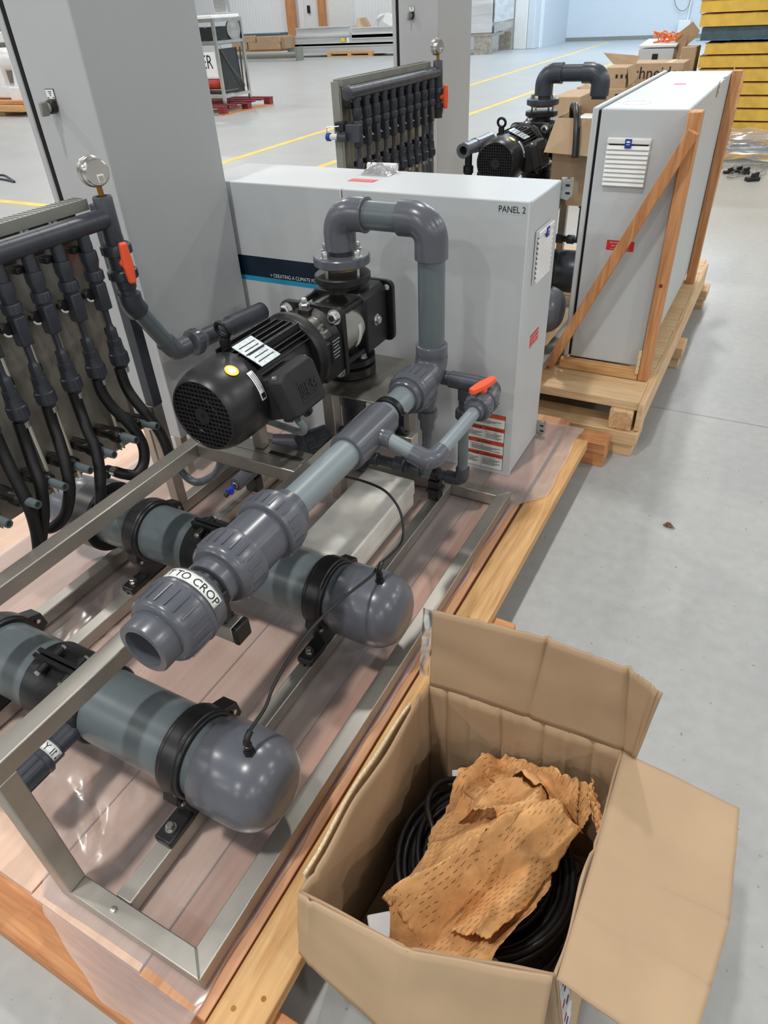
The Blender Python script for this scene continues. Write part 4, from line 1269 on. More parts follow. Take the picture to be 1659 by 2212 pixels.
# dark pipework lying behind the motor prop
bw = thing('suction_line', 'dark suction pipework with a union lying behind the near motor prop', 'pipe', (-1.1, 1.6, 0.19))
MB().cyl((-1.04, 1.52, 0.40), (-1.20, 1.42, 0.42), 0.030, n=26).build('pipe_run', 'pvc_dark', bw)
u = MB().lathe((-1.10, 1.43, 0.43), (0.35, 1, 0), [(0, 0.028), (0, 0.036), (0.004, 0.040), (0.034, 0.040), (0.04, 0.034), (0.10, 0.030)], 28)
nutribs(u, (-1.10, 1.43, 0.43), (0.35, 1, 0), 0.006, 0.033, 0.0396, 18, 0.002, 0.002)
u.build('union_nut', 'pvc_dark', bw)
MB().cyl((-1.03, 1.54, 0.43), (-0.90, 1.56, 0.43), 0.026, n=26).build('pipe_run', 'pvc_dark', bw)


# ================================================================= enclosures
def make_tall():
    t = thing('tall_cabinet', 'tall grey control cabinet behind the near manifold with a lone rotary switch', 'cabinet', (-1.75, 1.68, 0.315), 'tall grey control cabinets')
    MB().box(-1.866, -1.633, 1.450, 1.915, 0.315, 2.35).build('cabinet_body', 'enclosure_tall', t, bevel=0.004)
    MB().box(-1.880, -1.8665, 1.4502, 1.910, 0.32, 2.345).build('door_gasket', 'hole', t)
    MB().box(-1.903, -1.8805, 1.446, 1.919, 0.312, 2.353).build('cabinet_door', 'enclosure_tall', t, bevel=0.004)
    yf = 1.450
    sw = MB().box(-1.8025, -1.770, yf - 0.0015, yf - 0.0001, 1.336, 1.3605).build('switch_plate', 'ink', t)
    MB().box(-1.801, -1.7715, yf - 0.0022, yf - 0.0014, 1.3375, 1.359).build('plate_face', 'sticker_white', sw, smooth=0)
    for k, (x0, x1) in enumerate(((-1.793, -1.779), (-1.790, -1.781), (-1.788, -1.783))):
        MB().box(x0, x1, yf - 0.0026, yf - 0.002, 1.3535 - 0.0042 * k, 1.3552 - 0.0042 * k).build('plate_print', 'ink', sw, smooth=0)
    for x0 in (-1.799, -1.779):
        MB().box(x0, x0 + 0.006, yf - 0.0026, yf - 0.002, 1.3395, 1.3415).build('plate_print', 'ink', sw, smooth=0)
    MB().box(-1.802, -1.770, yf - 0.004, yf, 1.318, 1.3355).build('switch_holder', 'black_plastic', t, bevel=0.002)
    MB().cyl((-1.786, yf, 1.320), (-1.786, yf - 0.018, 1.320), 0.0165, n=28, ch=0.002).build('switch_bezel', 'black_plastic', t)
    kn = MB().cyl((-1.786, yf - 0.018, 1.320), (-1.786, yf - 0.026, 1.320), 0.0130, n=24)
    kn.obox((-1.786, yf - 0.034, 1.318), (0.15, 0, 1), (0, 1, 0), (1, 0, -0.15), 0.017, 0.012, 0.0055)
    kn.build('switch_knob', 'duct_grey', t, bevel=0.003)
    for (lx, ly) in ((-1.84, 1.47), (-1.69, 1.47), (-1.84, 1.86), (-1.69, 1.86)):
        MB().box(lx, lx + 0.03, ly, ly + 0.03, 0.142, 0.3145).build('cabinet_leg', 'steel', t)
    return t


TALL = make_tall()


def vent(parent, c, u, v, w=0.148, h=0.155, mat_='white_plastic'):
    """filter fan grille: frame with ten sloping louvres and a blue clip; u right, v up, w = u x v out"""
    u = Vector(u).normalized(); v = Vector(v).normalized(); n = u.cross(v); c = Vector(c)
    base = MB().obox(c + n * 0.003, u, v, n, w / 2, h / 2, 0.003).build('vent_frame', mat_, parent, bevel=0.002)
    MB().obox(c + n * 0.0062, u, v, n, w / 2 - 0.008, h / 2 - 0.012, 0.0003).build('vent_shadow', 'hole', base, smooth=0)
    rows = 9
    for k in range(rows):
        z = h / 2 - 0.030 - k * (h - 0.040) / (rows - 1)
        MB().obox(c + v * z + n * 0.0105, u, v * 0.9 + n * -0.45, n * 0.9 + v * 0.45, w / 2 - 0.002, 0.0074, 0.0022).build('louvre', mat_, base, bevel=0.0015)
    MB().obox(c + v * (h / 2 - 0.010) + n * 0.009, u, v, n, w / 2 - 0.0005, 0.0085, 0.006).build('vent_header', mat_, base, bevel=0.003)
    cl = MB().obox(c + v * (h / 2 - 0.016) + n * 0.0165, u, v, n, 0.011, 0.014, 0.002).build('vent_clip', 'blue', base, bevel=0.001)
    for k in range(2):
        MB().obox(c + v * (h / 2 - 0.011 - 0.008 * k) + n * 0.0187, u, v, n, 0.006, 0.0008 + 0.002 * (1 - k), 0.0002).build('clip_print', 'ink_white', cl, smooth=0)
    return base


def bracket(parent, c, u, v, s=1.0):
    """zinc wall-mounting lug with two slots"""
    u = Vector(u).normalized(); v = Vector(v).normalized(); n = u.cross(v); c = Vector(c)
    b_ = MB()
    pts = [(-0.018, -0.030), (0.004, -0.034), (0.018, -0.020), (0.018, 0.030), (0.008, 0.030), (0.008, 0.024), (-0.002, 0.024), (-0.002, 0.030), (-0.018, 0.030)]
    b_.prism([c + u * (a * s) + v * (b2 * s) for a, b2 in pts], n * 0.0025)
    o = b_.build('mounting_lug', 'zinc', parent, smooth=0)
    for (a, b2) in ((0.002, 0.008), (0.004, -0.014)):
        MB().obox(c + u * (a * s) + v * (b2 * s) + n * 0.0028, u, v, n, 0.007 * s, 0.0032 * s, 0.0004).build('lug_slot', 'ink', o, smooth=0)
    return o


# low double-door enclosure
pn = thing('low_cabinet', 'long low light-grey cabinet marked PANEL 2 behind the near pump', 'cabinet', (-1.2, 2.1, 0.144))
MB().box(-1.808, -0.603, 1.962, 2.252, 0.1445, 1.0455).build('cabinet_body', 'enclosure', pn, bevel=0.005)
MB().box(-1.802, -0.609, 1.956, 1.963, 0.150, 1.040).build('door_gasket', 'duct_grey', pn)
YF = 1.936
dl = MB().box(-1.812, -1.2085, YF, 1.957, 0.1415, 1.0495).build('cabinet_door', 'enclosure', pn, bevel=0.004)
d2 = MB().box(-1.2045, -0.601, YF, 1.957, 0.1415, 1.0495).build('cabinet_door', 'enclosure', pn, bevel=0.004)
yn = (0, -1, 0)
sn = quad('stripe', (-1.78, YF, 0.740), (1, 0, 0), (0, 0, 1), 0.555, 0.0705, 'navy', dl)
quad('stripe', (-1.78, YF, 0.7235), (1, 0, 0), (0, 0, 1), 0.555, 0.0165, 'cyan', dl)
text('lettering', '> CREATING A CLIMATE FOR GROWTH', 0.0180, (-1.526, YF - 0.0009, 0.7445), (1, 0, 0), (0, 0, 1), 'ink_white', dl, sx=0.86)
quad('name_tape', (-0.695, YF, 1.0135), (1, 0, 0), (0, 0, 1), 0.085, 0.0270, 'tape_grey', d2)
M['sticker_grey'].node_tree.nodes['Principled BSDF'].inputs['Metallic'].default_value = 0.15
text('lettering', 'PANEL 2', 0.0245, (-0.690, YF - 0.0009, 1.0185), (1, 0, 0), (0, 0, 1), 'ink', d2, sx=0.88)
# safety label with six red-headed panels
wl = quad('warning_label', (-0.785, YF, 0.160), (1, 0, 0), (0, 0, 1), 0.158, 0.217, 'ink', d2)


def wpan(x0, z0, w, h, hd, sub, small):
    f = quad('label_panel', (x0, YF - 0.0006, z0), (1, 0, 0), (0, 0, 1), w, h - 0.0145, 'sticker_white', wl)
    quad('label_header', (x0, YF - 0.0006, z0 + h - 0.0135), (1, 0, 0), (0, 0, 1), w, 0.0135, 'warn_red', wl)
    text('lettering', hd, 0.0092, (x0 + w * 0.5, YF - 0.0016, z0 + h - 0.0105), (1, 0, 0), (0, 0, 1), 'ink', wl, center=True, sx=0.95)
    tri = MB()
    cx = x0 + w * 0.5 - 0.0035 * len(hd) - 0.006
    tri.prism([(cx - 0.004, YF - 0.0012, z0 + h - 0.0105), (cx + 0.004, YF - 0.0012, z0 + h - 0.0105), (cx, YF - 0.0012, z0 + h - 0.0035)], (0, -0.0004, 0))
    tri.build('warning_sign', 'ink', wl, smooth=0)
    text('lettering', sub, 0.0068, (x0 + 0.003, YF - 0.0016, z0 + h - 0.0225), (1, 0, 0), (0, 0, 1), 'ink', wl, sx=0.9)
    for k in range(small):
        z = z0 + h - 0.028 - 0.0042 * k
        if z < z0 + 0.002:
            break
        quad('label_print', (x0 + 0.003, YF - 0.0012, z), (1, 0, 0), (0, 0, 1), (w - 0.008) * (0.95 - 0.13 * (k % 3)), 0.0014, 'ink', wl)


wpan(-0.7835, 0.328, 0.155, 0.0475, 'WARNING', 'DISCONNECT EQUIPMENT WHEN', 3)
wpan(-0.7835, 0.274, 0.086, 0.0525, 'ADVERTENCIA', 'Corte la energia', 4)
wpan(-0.6965, 0.274, 0.068, 0.0525, 'AVERTISSEMENT', 'Tension de ligne', 5)
wpan(-0.7835, 0.224, 0.034, 0.0480, 'DANGER', 'Voltage', 4)
wpan(-0.7485, 0.224, 0.120, 0.0480, 'WARNING', 'Hazardous voltage.', 4)
wpan(-0.7835, 0.1615, 0.076, 0.0610, 'ADVERTENCIA', 'Voltaje peligroso.', 5)
wpan(-0.7065, 0.1615, 0.078, 0.0610, 'AVERTISSEMENT', 'Tension dangereuse.', 6)
vent(pn, (-0.602, 2.088, 0.875), (0, 1, 0), (0, 0, 1))


def red_label(parent, o, u, v, w, h, lines):
    r_ = quad('red_label', o, u, v, w, h, 'red_label', parent)
    u = Vector(u).normalized(); v = Vector(v).normalized(); n = u.cross(v)
    for k, (s, sz, f) in enumerate(lines):
        text('lettering', s, sz * h, Vector(o) + u * (w / 2) + v * (h * f) + n * 0.0011, u, v, 'ink_white', r_, center=True, sx=0.9)
    return r_


RL = [('NO CONDUIT ENTRY', 0.24, 0.70), ('ON THIS SURFACE', 0.24, 0.38), ('MAY AFFECT ENCLOSURE RATING', 0.14, 0.12)]
red_label(pn, (-0.603, 2.056, 0.574), (0, 1, 0), (0, 0, 1), 0.090, 0.044, RL)
red_label(pn, (-1.258, 2.062, 1.0455), (1, 0, 0), (0, 1, 0), 0.095, 0.042, RL)
bracket(pn, (-0.586, 2.2545, 1.022), (1, 0, 0), (0, 0, 1))
bracket(pn, (-0.586, 2.2545, 0.178), (1, 0, 0), (0, 0, 1))

# ================================================================= pallet with the braced cabinet on the right
p2 = thing('wooden_pallet', 'long pale timber pallet on the right under the braced cabinet and the rear skid', 'pallet', (-0.9, 3.4, 0))
for y0 in (2.46, 3.36, 4.22):
    xe = 0.0 if y0 < 3 else 0.035
    MB().box(-2.1, -0.262 + xe, y0 + 0.012, y0 + 0.125, 0.0, 0.054).build('stringer', 'pine_x', p2, bevel=0.003)
    MB().box(-2.1, -0.252 + xe, y0, y0 + 0.14, 0.0545, 0.1105).build('stringer', 'pine_x', p2, bevel=0.004)
for x0 in (-0.372, -1.0, -1.9):
    rn = MB().box(x0, x0 + 0.089, 2.470, 4.40, 0.111, 0.1955).build('runner', 'pine_y', p2, bevel=0.006)
    eg = MB()
    for k in range(7):
        eg.torus((x0 + 0.048, 2.4695, 0.148), (0, 1, 0), 0.005 + 0.0058 * k, 0.0009, 30, 5)
    eg.build('growth_rings', 'fir_y', rn, kind='stuff')
y = 2.488
k = 0
while y < 4.35:
    w = 0.184 if k == 0 else 0.138
    MB().box(-2.05, -0.272 + 0.004 * (k % 2), y, y + w, 0.196, 0.2335).build('deck_board', 'pine_x', p2, bevel=0.003)
    y += w + 0.006
    k += 1
MB().box(-0.272, -0.250, 2.476, 4.32, 0.115, 0.2335).build('side_board', 'pine_y', p2, bevel=0.003)
for x0 in (-0.755, -1.72):
    MB().box(x0 - 0.02, x0 + 0.06, 2.45, 4.25, 0.2338, 0.2865).build('skid_packer', 'pine_y', p2)

rc = thing('braced_cabinet', 'light-grey cabinet seen end-on, held upright by timber braces on the right', 'cabinet', (-0.48, 3.4, 0.276))
MB().box(-0.617, -0.332, 2.712, 4.05, 0.276, 1.181).build('cabinet_body', 'enclosure', rc, bevel=0.005)
MB().box(-0.6255, -0.6165, 2.718, 4.044, 0.282, 1.175).build('door_gasket', 'hole', rc)
MB().box(-0.646, -0.626, 2.708, 4.054, 0.273, 1.185).build('cabinet_door', 'enclosure', rc, bevel=0.005)
vent(rc, (-0.508, 2.7115, 1.018), (1, 0, 0), (0, 0, 1))
red_label(rc, (-0.534, 2.712, 0.720), (1, 0, 0), (0, 0, 1), 0.100, 0.036, RL)
ps = quad('paper_square', (-0.592, 2.752, 1.181), (1, 0, 0), (0, 1, 0), 0.125, 0.215, 'sticker_white', rc)
MB().torus((-0.53, 2.86, 1.1818), (0, 0, 1), 0.05, 0.0006, 40, 6).build('printed_circle', 'duct_grey', ps)
red_label(rc, (-0.503, 3.45, 1.181), (1, 0, 0), (0, 1, 0), 0.045, 0.055, RL[:1])
bracket(rc, (-0.331, 3.47, 1.165), (0, 1, 0), (0, 0, 1), 0.9)
MB().tube([(-0.33, 3.47, 1.18), (-0.325, 3.54, 1.188), (-0.333, 3.60, 1.19), (-0.322, 3.66, 1.19)], 0.003, 6).build('hinge_rod', 'zinc', rc)
bracket(rc, (-0.331, 4.00, 1.165), (0, 1, 0), (0, 0, 1), 1.0)
bracket(rc, (-0.331, 4.00, 0.32), (0, 1, 0), (0, 0, 1), 1.0)

tb_ = thing('timber_brace', 'orange fir post standing in front, nailed against the braced cabinet end', 'timber', (-0.298, 2.71, 0.234), 'brace timbers')
MB().box(-0.3185, -0.2795, 2.673, 2.748, 0.2338, 1.178).build('post', 'fir_z', tb_, bevel=0.003)
MB().cyl((-0.299, 2.672, 0.62), (-0.299, 2.6735, 0.62), 0.007, n=14).build('knot', 'red_wood', tb_)
tg = MB().beam((-0.676, 2.652, 0.252), (-0.290, 2.6515, 1.128), 0.0385, 0.045, (0, -1, 0))
o = tag(tg.build('timber_brace', 'fir_z', None, org=(-0.48, 2.652, 0.25), bevel=0.003), 'diagonal orange fir brace slanting across the end of the right cabinet', 'timber', 'brace timbers')
o = tag(MB().box(-0.3205, -0.279, 3.93, 3.985, 0.2338, 1.19).build('timber_brace', 'fir_z', None, org=(-0.3, 3.95, 0.234), bevel=0.003), 'orange fir post farther back, at the far corner of the right cabinet', 'timber', 'brace timbers')
o = tag(MB().box(-0.640, -0.320, 2.674, 2.709, 0.2338, 0.2755).build('timber_brace', 'amber_x', None, org=(-0.48, 2.69, 0.234), bevel=0.003), 'short fir board lying along the foot of the right cabinet', 'timber', 'brace timbers')
o = tag(MB().beam((-0.315, 3.99, 0.60), (-0.325, 4.30, 1.14), 0.03, 0.07, (1, 0, 0)).build('timber_brace', 'fir_z', None, org=(-0.32, 4.1, 0.6), bevel=0.003), 'short fir brace behind the far post of the right cabinet', 'timber', 'brace timbers')
o = MB().box(-0.3315, -0.3195, 2.69, 2.75, 0.24, 0.42)
tag(MB().grid(lambda u, v: (-0.331 + 0.012 * u + 0.002 * mnoise.noise(V(u * 9, v * 30, 0)), 2.672 - 0.004 * abs(mnoise.noise(V(u * 14, v * 40, 3))), 0.262 + 0.10 * v), 4, 30).build('packing_strip', 'cardboard_edge', None, org=(-0.325, 2.67, 0.26), solid=0.005), 'crushed cardboard packing strip wedged between cabinet corner and fir post', 'packing')
tag(MB().box(-0.331, -0.3195, 2.7125, 2.74, 1.02, 1.178).build('packing_strip', 'cardboard_edge', None, org=(-0.325, 2.72, 1.02)), 'cardboard packing strip behind the top of the near fir post', 'packing')

# final placement of the two enclosures
pn.location.x += 0.007
rc.location.x += 0.010


# ================================================================= open cardboard box in the foreground
bx = thing('cardboard_box', 'open brown cardboard box with spread flaps standing in the foreground', 'box', (-0.19, 0.58, 0))
ZR = 0.40
NL, NM, NR_ = V(-0.388, 0.345, ZR), V(-0.203, 0.352, ZR - 0.004), V(-0.004, 0.414, ZR)
FL, FR = V(-0.376, 0.796, ZR), V(0.003, 0.816, ZR - 0.004)
BL_, BR_ = V(-0.386, 0.372, 0.004), V(0.052, 0.43, 0.004)
GL_, GR_ = V(-0.372, 0.79, 0.004), V(0.045, 0.806, 0.004)


def wall_grid(top, bot, nrm, amp, fr, nu=40, nv=14, jag=0.0):
    top = [Vector(p) for p in top]; bot = [Vector(p) for p in bot]; nrm = Vector(nrm)

    def along(P, u):
        s = u * (len(P) - 1); i = min(int(s), len(P) - 2)
        return P[i].lerp(P[i + 1], s - i)

    def fn(u, v):
        p = along(bot, u).lerp(along(top, u), v)
        c = 0.0
        for (pos, a) in fr:
            c += a * max(0.0, 1 - abs(u - pos) / 0.018)
        p = p + nrm * (amp * mnoise.noise(V(u * 4, v * 3, nrm.x * 5)) + c * (0.4 + 0.6 * v))
        if v > 0.99 and jag:
            p.z += jag * mnoise.noise(V(u * 40, 0, nrm.y))
        return p
    return MB().grid(fn, nu, nv)


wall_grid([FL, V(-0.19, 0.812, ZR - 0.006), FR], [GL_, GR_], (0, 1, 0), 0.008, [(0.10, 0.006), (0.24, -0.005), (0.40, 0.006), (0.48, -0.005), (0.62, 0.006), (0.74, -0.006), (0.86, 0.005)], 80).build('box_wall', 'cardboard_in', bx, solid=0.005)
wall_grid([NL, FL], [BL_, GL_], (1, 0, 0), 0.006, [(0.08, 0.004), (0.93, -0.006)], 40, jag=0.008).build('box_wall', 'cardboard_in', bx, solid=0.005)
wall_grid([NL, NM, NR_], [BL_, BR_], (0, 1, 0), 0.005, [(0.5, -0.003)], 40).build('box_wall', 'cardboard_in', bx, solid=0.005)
wall_grid([NR_, FR], [BR_, GR_], (1, 0, 0), 0.005, [(0.5, 0.003)], 40).build('box_wall', 'cardboard', bx, solid=0.005)
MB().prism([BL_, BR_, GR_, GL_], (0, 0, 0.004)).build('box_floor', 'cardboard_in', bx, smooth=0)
# far flap standing up
fa = wall_grid([V(-0.378, 0.822, 0.586), V(-0.17, 0.842, 0.590), V(-0.02, 0.835, 0.588), V(0.036, 0.812, 0.582)],
               [V(-0.374, 0.797, ZR), V(-0.18, 0.815, ZR - 0.006), V(0.006, 0.818, ZR - 0.005), V(0.026, 0.806, ZR + 0.004)], (0, 1, 0), 0.004, [(0.345, 0.008), (0.66, 0.008), (0.93, -0.007)], 110, jag=0.004)
fa = fa.build('flap', 'cardboard_in', bx, solid=0.006)
for u_ in (0.345, 0.66, 0.9):
    t0 = V(-0.376, 0.795, ZR).lerp(V(0.02, 0.812, ZR), u_); t1 = V(-0.378, 0.820, 0.586).lerp(V(0.034, 0.816, 0.583), u_)
MB().grid(lambda u, v: V(-0.398 + 0.020 * u, 0.800 + 0.022 * v + 0.003 * mnoise.noise(V(u * 5, v * 20, 1)), 0.42 + 0.165 * v), 4, 16).build('tape', 'film', bx, smooth=60)
# right flap folded outwards, nearly level
rf = wall_grid([V(0.208, 0.500, 0.392), V(0.206, 0.66, 0.392), V(0.200, 0.800, 0.388)], [V(0.004, 0.412, ZR), V(0.004, 0.60, ZR + 0.003), V(0.005, 0.812, ZR)], (0, 0, 1), 0.004, [(0.30, -0.003), (0.55, -0.003)], 50, 24)
rf = wall_grid([V(0.178, 0.392, 0.372), V(0.206, 0.60, 0.385), V(0.201, 0.798, 0.386)], [V(0.000, 0.410, ZR), V(0.003, 0.60, ZR + 0.004), V(0.004, 0.812, ZR)], (0, 0, 1), 0.005, [(0.28, -0.004), (0.52, -0.004), (0.80, 0.002)], 50, 24)
rf.build('flap', 'cardboard', bx, solid=0.005)
# near flap hanging down outside
nf = wall_grid([NL + V(0.0, -0.004, 0.002), NM + V(0, -0.004, 0.002), NR_ + V(-0.002, -0.004, 0.002)], [V(-0.396, 0.318, 0.225), V(-0.20, 0.285, 0.195), V(0.008, 0.335, 0.20)], (0, -1, 0.3), 0.004, [(0.5, -0.003), (0.06, 0.004)], 50, 14)
nf.build('flap', 'cardboard', bx, solid=0.005)
# left flap folded down against the pallet side, its torn edge showing
lf = wall_grid([V(-0.399, 0.372, ZR - 0.004), V(-0.402, 0.56, ZR - 0.002), V(-0.389, 0.74, ZR + 0.002)], [V(-0.402, 0.38, 0.31), V(-0.404, 0.56, 0.30), V(-0.402, 0.75, 0.31)], (1, 0, 0), 0.003, [], 40, 6, jag=0.010)
lf.build('flap', 'cardboard_edge', bx, solid=0.004)
# remains of a torn printed label on the lower right corner
tl = MB().grid(lambda u, v: BR_.lerp(NR_, 0.35 + 0.6 * v) + (GR_ - BR_).normalized() * (0.004 + 0.055 * u * (0.75 + 0.4 * mnoise.noise(V(v * 9, 2, 0)))) + V(0.004, -0.0005, 0.001), 6, 14)
tlo = tl.build('torn_label', 'torn_print', bx, solid=0.001)
for k in range(6):
    f_ = 0.45 + 0.075 * k
    p_ = BR_.lerp(NR_, f_) + (GR_ - BR_).normalized() * (0.010 + 0.03 * random.random()) + V(0.0052, -0.001, 0.0015)
    MB().obox(p_, (GR_ - BR_), (NR_ - BR_), V(1, 0, 0.15), 0.006, 0.004, 0.0006).build('print_scrap', 'warn_red' if k % 2 else 'blue', tlo, smooth=0)

# coil of black cable lying in the box
cc = thing('cable_coil', 'thick coil of glossy black cable inside the foreground cardboard box', 'cable', (-0.183, 0.625, 0.01))
path = []
rnd = random.Random(3)
turns = 60
lay = []
for i in range(turns):
    lay.append((0.098 + 0.0122 * (i % 7) + 0.004 * rnd.random(), 0.055 + 0.0125 * (i // 6) + 0.003 * rnd.random(), 0.006 * rnd.uniform(-1, 1), 0.006 * rnd.uniform(-1, 1)))
N_ = 44
for i in range(turns):
    a_, b2 = lay[i], lay[min(i + 1, turns - 1)]
    for k in range(N_):
        f_ = k / N_
        s_ = f_ * f_ * (3 - 2 * f_)
        R_ = a_[0] + (b2[0] - a_[0]) * s_
        z_ = a_[1] + (b2[1] - a_[1]) * s_
        th = 2 * PI * f_
        path.append(V(-0.183 + a_[2] + (b2[2] - a_[2]) * s_ + R_ * math.cos(th) * 0.98, 0.625 + a_[3] + (b2[3] - a_[3]) * s_ + R_ * math.sin(th), z_ + 0.004 * math.sin(3 * th + i)))
MB().tube(path, 0.0064, 8).build('cable', 'black_plastic', cc, smooth=60)
for a in (0.5, 2.2, 4.4):
    c_ = V(-0.183 + 0.140 * math.cos(a), 0.625 + 0.140 * math.sin(a), 0.120)
    MB().torus(c_, (-math.sin(a), math.cos(a), 0), 0.058, 0.0022, 30, 6).build('cable_tie', 'black_plastic', cc)
MB().tube(spline([(-0.27, 0.76, 0.19), (-0.315, 0.72, 0.205), (-0.318, 0.665, 0.21), (-0.285, 0.62, 0.205), (-0.25, 0.59, 0.19)]), 0.0064, 10).build('cable_tail', 'black_plastic', cc)
MB().tube(spline([(-0.10, 0.43, 0.03), (-0.05, 0.44, 0.06), (-0.02, 0.50, 0.08), (0.0, 0.58, 0.08)]), 0.0064, 10).build('cable_tail', 'black_plastic', cc)
# white cartons under the paper
tag(MB().prism([(-0.330, 0.43, 0.012), (-0.30, 0.392, 0.012), (-0.085, 0.425, 0.012), (-0.095, 0.47, 0.012), (-0.29, 0.46, 0.012)], (0, 0, 0.185)).build('white_carton', 'paper', None, org=(-0.2, 0.43, 0.012), bevel=0.003), 'white carton half hidden under the kraft paper in the foreground box', 'carton')
tag(MB().obox((-0.262, 0.772, 0.200), (1, 0.5, 0.15), (-0.5, 1, 0), (0, 0, 1), 0.045, 0.009, 0.0035).build('cable_tag', 'paper', None, org=(-0.262, 0.772, 0.200)), 'white paper tag on the cable coil beside the crumpled paper', 'tag')


# crumpled kraft paper: one sheet thrown into folds
def curve(P, t):
    s = t * (len(P) - 1); i = min(int(s), len(P) - 2)
    f = s - i
    p0 = P[max(i - 1, 0)]; p1 = P[i]; p2_ = P[i + 1]; p3 = P[min(i + 2, len(P) - 1)]
    return 0.5 * ((2 * p1) + (p2_ - p0) * f + (2 * p0 - 5 * p1 + 4 * p2_ - p3) * f * f + (3 * p1 - p0 - 3 * p2_ + p3) * f ** 3)


LE = [V(-0.266, 0.392, 0), V(-0.284, 0.46, 0), V(-0.280, 0.56, 0), V(-0.278, 0.655, 0), V(-0.252, 0.735, 0), V(-0.206, 0.800, 0)]
RE = [V(-0.112, 0.382, 0), V(-0.088, 0.47, 0), V(-0.066, 0.56, 0), V(-0.050, 0.64, 0), V(-0.030, 0.70, 0), V(-0.018, 0.748, 0)]


def ridge(p):
    return 1 - abs(mnoise.noise(p)) * 2.4


def kraft_pt(u, v, lift=0.0, seed=0.0, dome=1.0):
    p = curve(LE, v).lerp(curve(RE, v), u)
    if u < 0.02 or u > 0.98:
        p.x += 0.014 * mnoise.noise(V(v * 9, u * 3, seed)) + 0.003 * mnoise.noise(V(v * 50, u * 3, seed))
    if v > 0.5:
        p.y += 0.03 * (v - 0.5) * math.sin(PI * u) * (0.6 + mnoise.noise(V(u * 5, 2, seed)))
    if v < 0.012:
        p.y += 0.016 * mnoise.noise(V(u * 12, v * 3, seed + 2)) - 0.007 * (int(u * 40) % 2)
    s_ = p.x * 0.42 + p.y * 0.91      # along the sheet
    t_ = p.x * 0.91 - p.y * 0.42      # across it
    z = 0.262 + dome * 0.022 * math.sin(PI * min(1, max(0, u))) + lift
    low = max(0.0, min(1.0, (0.74 - v) / 0.16))
    z += low * (0.085 * ridge(V(t_ * 8.5, s_ * 1.7, seed + 0.4)) - 0.035)
    z += (1 - low) * (0.075 * ridge(V(t_ * 3 + 3, s_ * 10, seed + 9)) - 0.020)
    z += 0.030 * ridge(V(t_ * 15, s_ * 7, seed + 5)) - 0.018
    z += 0.0022 * mnoise.noise(V(p.x * 70, p.y * 55, seed))
    z += 0.34 * max(0, v - 0.8)
    if v < 0.14:
        z -= (0.14 - v) * 0.10
    return V(p.x, p.y, max(z, 0.222))


kp = thing('kraft_paper', 'crumpled brown slit kraft paper thrown on the cable coil in the foreground box', 'paper', (-0.17, 0.58, 0.22))
MB().grid(lambda u, v: kraft_pt(u, v), 110, 190).build('paper_sheet', 'kraft', kp, smooth=40, solid=0.0008)


def fold(u0, u1, v0, v1, lift, seed, nu=46, nv=70):
    """a flap of the same sheet doubled over: follows the folds below, lifted most along its middle"""
    def fn(u, v):
        uu = u0 + (u1 - u0) * u; vv_ = v0 + (v1 - v0) * v
        p = kraft_pt(min(0.97, max(0.03, uu)), min(0.98, max(0.02, vv_)), 0, 0.0)
        e = math.sin(PI * min(1, max(0, u)))
        edge = 1.0 if (u < 0.02 or u > 0.98 or v < 0.02 or v > 0.98) else 0.0
        sl = 0.030 * (v - 0.5) * (1 if seed % 2 else -1)
        return p + V(0.006 * edge * mnoise.noise(V(u * 14, v * 14, seed)) + sl, 0.008 * edge * mnoise.noise(V(v * 16, u * 16, seed + 3)), lift * (0.25 + e) + 0.020 * ridge(V(p.x * 11, p.y * 5, seed)) - 0.010)
    return MB().grid(fn, nu, nv)


fold(0.02, 0.46, 0.10, 0.66, 0.022, 11).build('paper_fold', 'kraft', kp, smooth=40, solid=0.0008)
fold(0.60, 0.97, 0.18, 0.80, 0.024, 17).build('paper_fold', 'kraft', kp, smooth=40, solid=0.0008)
fold(0.06, 0.90, 0.80, 0.98, 0.030, 24).build('paper_fold', 'kraft', kp, smooth=40, solid=0.0008)
fold(0.22, 0.70, 0.56, 0.80, 0.026, 31).build('paper_fold', 'kraft', kp, smooth=40, solid=0.0008)
tw = MB().grid(lambda u, v: V(-0.035 + 0.036 * u + 0.012 * mnoise.noise(V(u * 4, v * 3, 1)), 0.735 - 0.05 * u + 0.030 * v, 0.345 - 0.03 * u + 0.012 * ridge(V(u * 3, v * 3, 2))), 16, 14)
tw.build('paper_fold', 'kraft', kp, smooth=40, solid=0.0008)

# dry leaf and a speck on the open floor
lf_ = MB().grid(lambda u, v: V(-0.062 + 0.030 * u + 0.006 * math.sin(v * 6), 2.062 + 0.022 * v * math.sin(PI * (0.1 + 0.85 * u)), 0.003 + 0.010 * ridge(V(u * 3, v * 2, 4)) * math.sin(PI * u)), 10, 8)
tag(lf_.build('dry_leaf', 'leaf', None, org=(-0.05, 2.07, 0), solid=0.0008), 'small curled dry leaf alone on the concrete floor', 'leaf')

# ================================================================= the second skid behind: same build, farther and on the higher pallet
OFF = (-0.125, 2.22, 0.137)
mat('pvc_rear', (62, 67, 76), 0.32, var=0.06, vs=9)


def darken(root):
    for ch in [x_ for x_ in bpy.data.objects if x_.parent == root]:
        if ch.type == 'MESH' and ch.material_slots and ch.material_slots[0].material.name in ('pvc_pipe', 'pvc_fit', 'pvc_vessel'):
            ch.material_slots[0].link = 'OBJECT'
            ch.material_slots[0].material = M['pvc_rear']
        darken(ch)


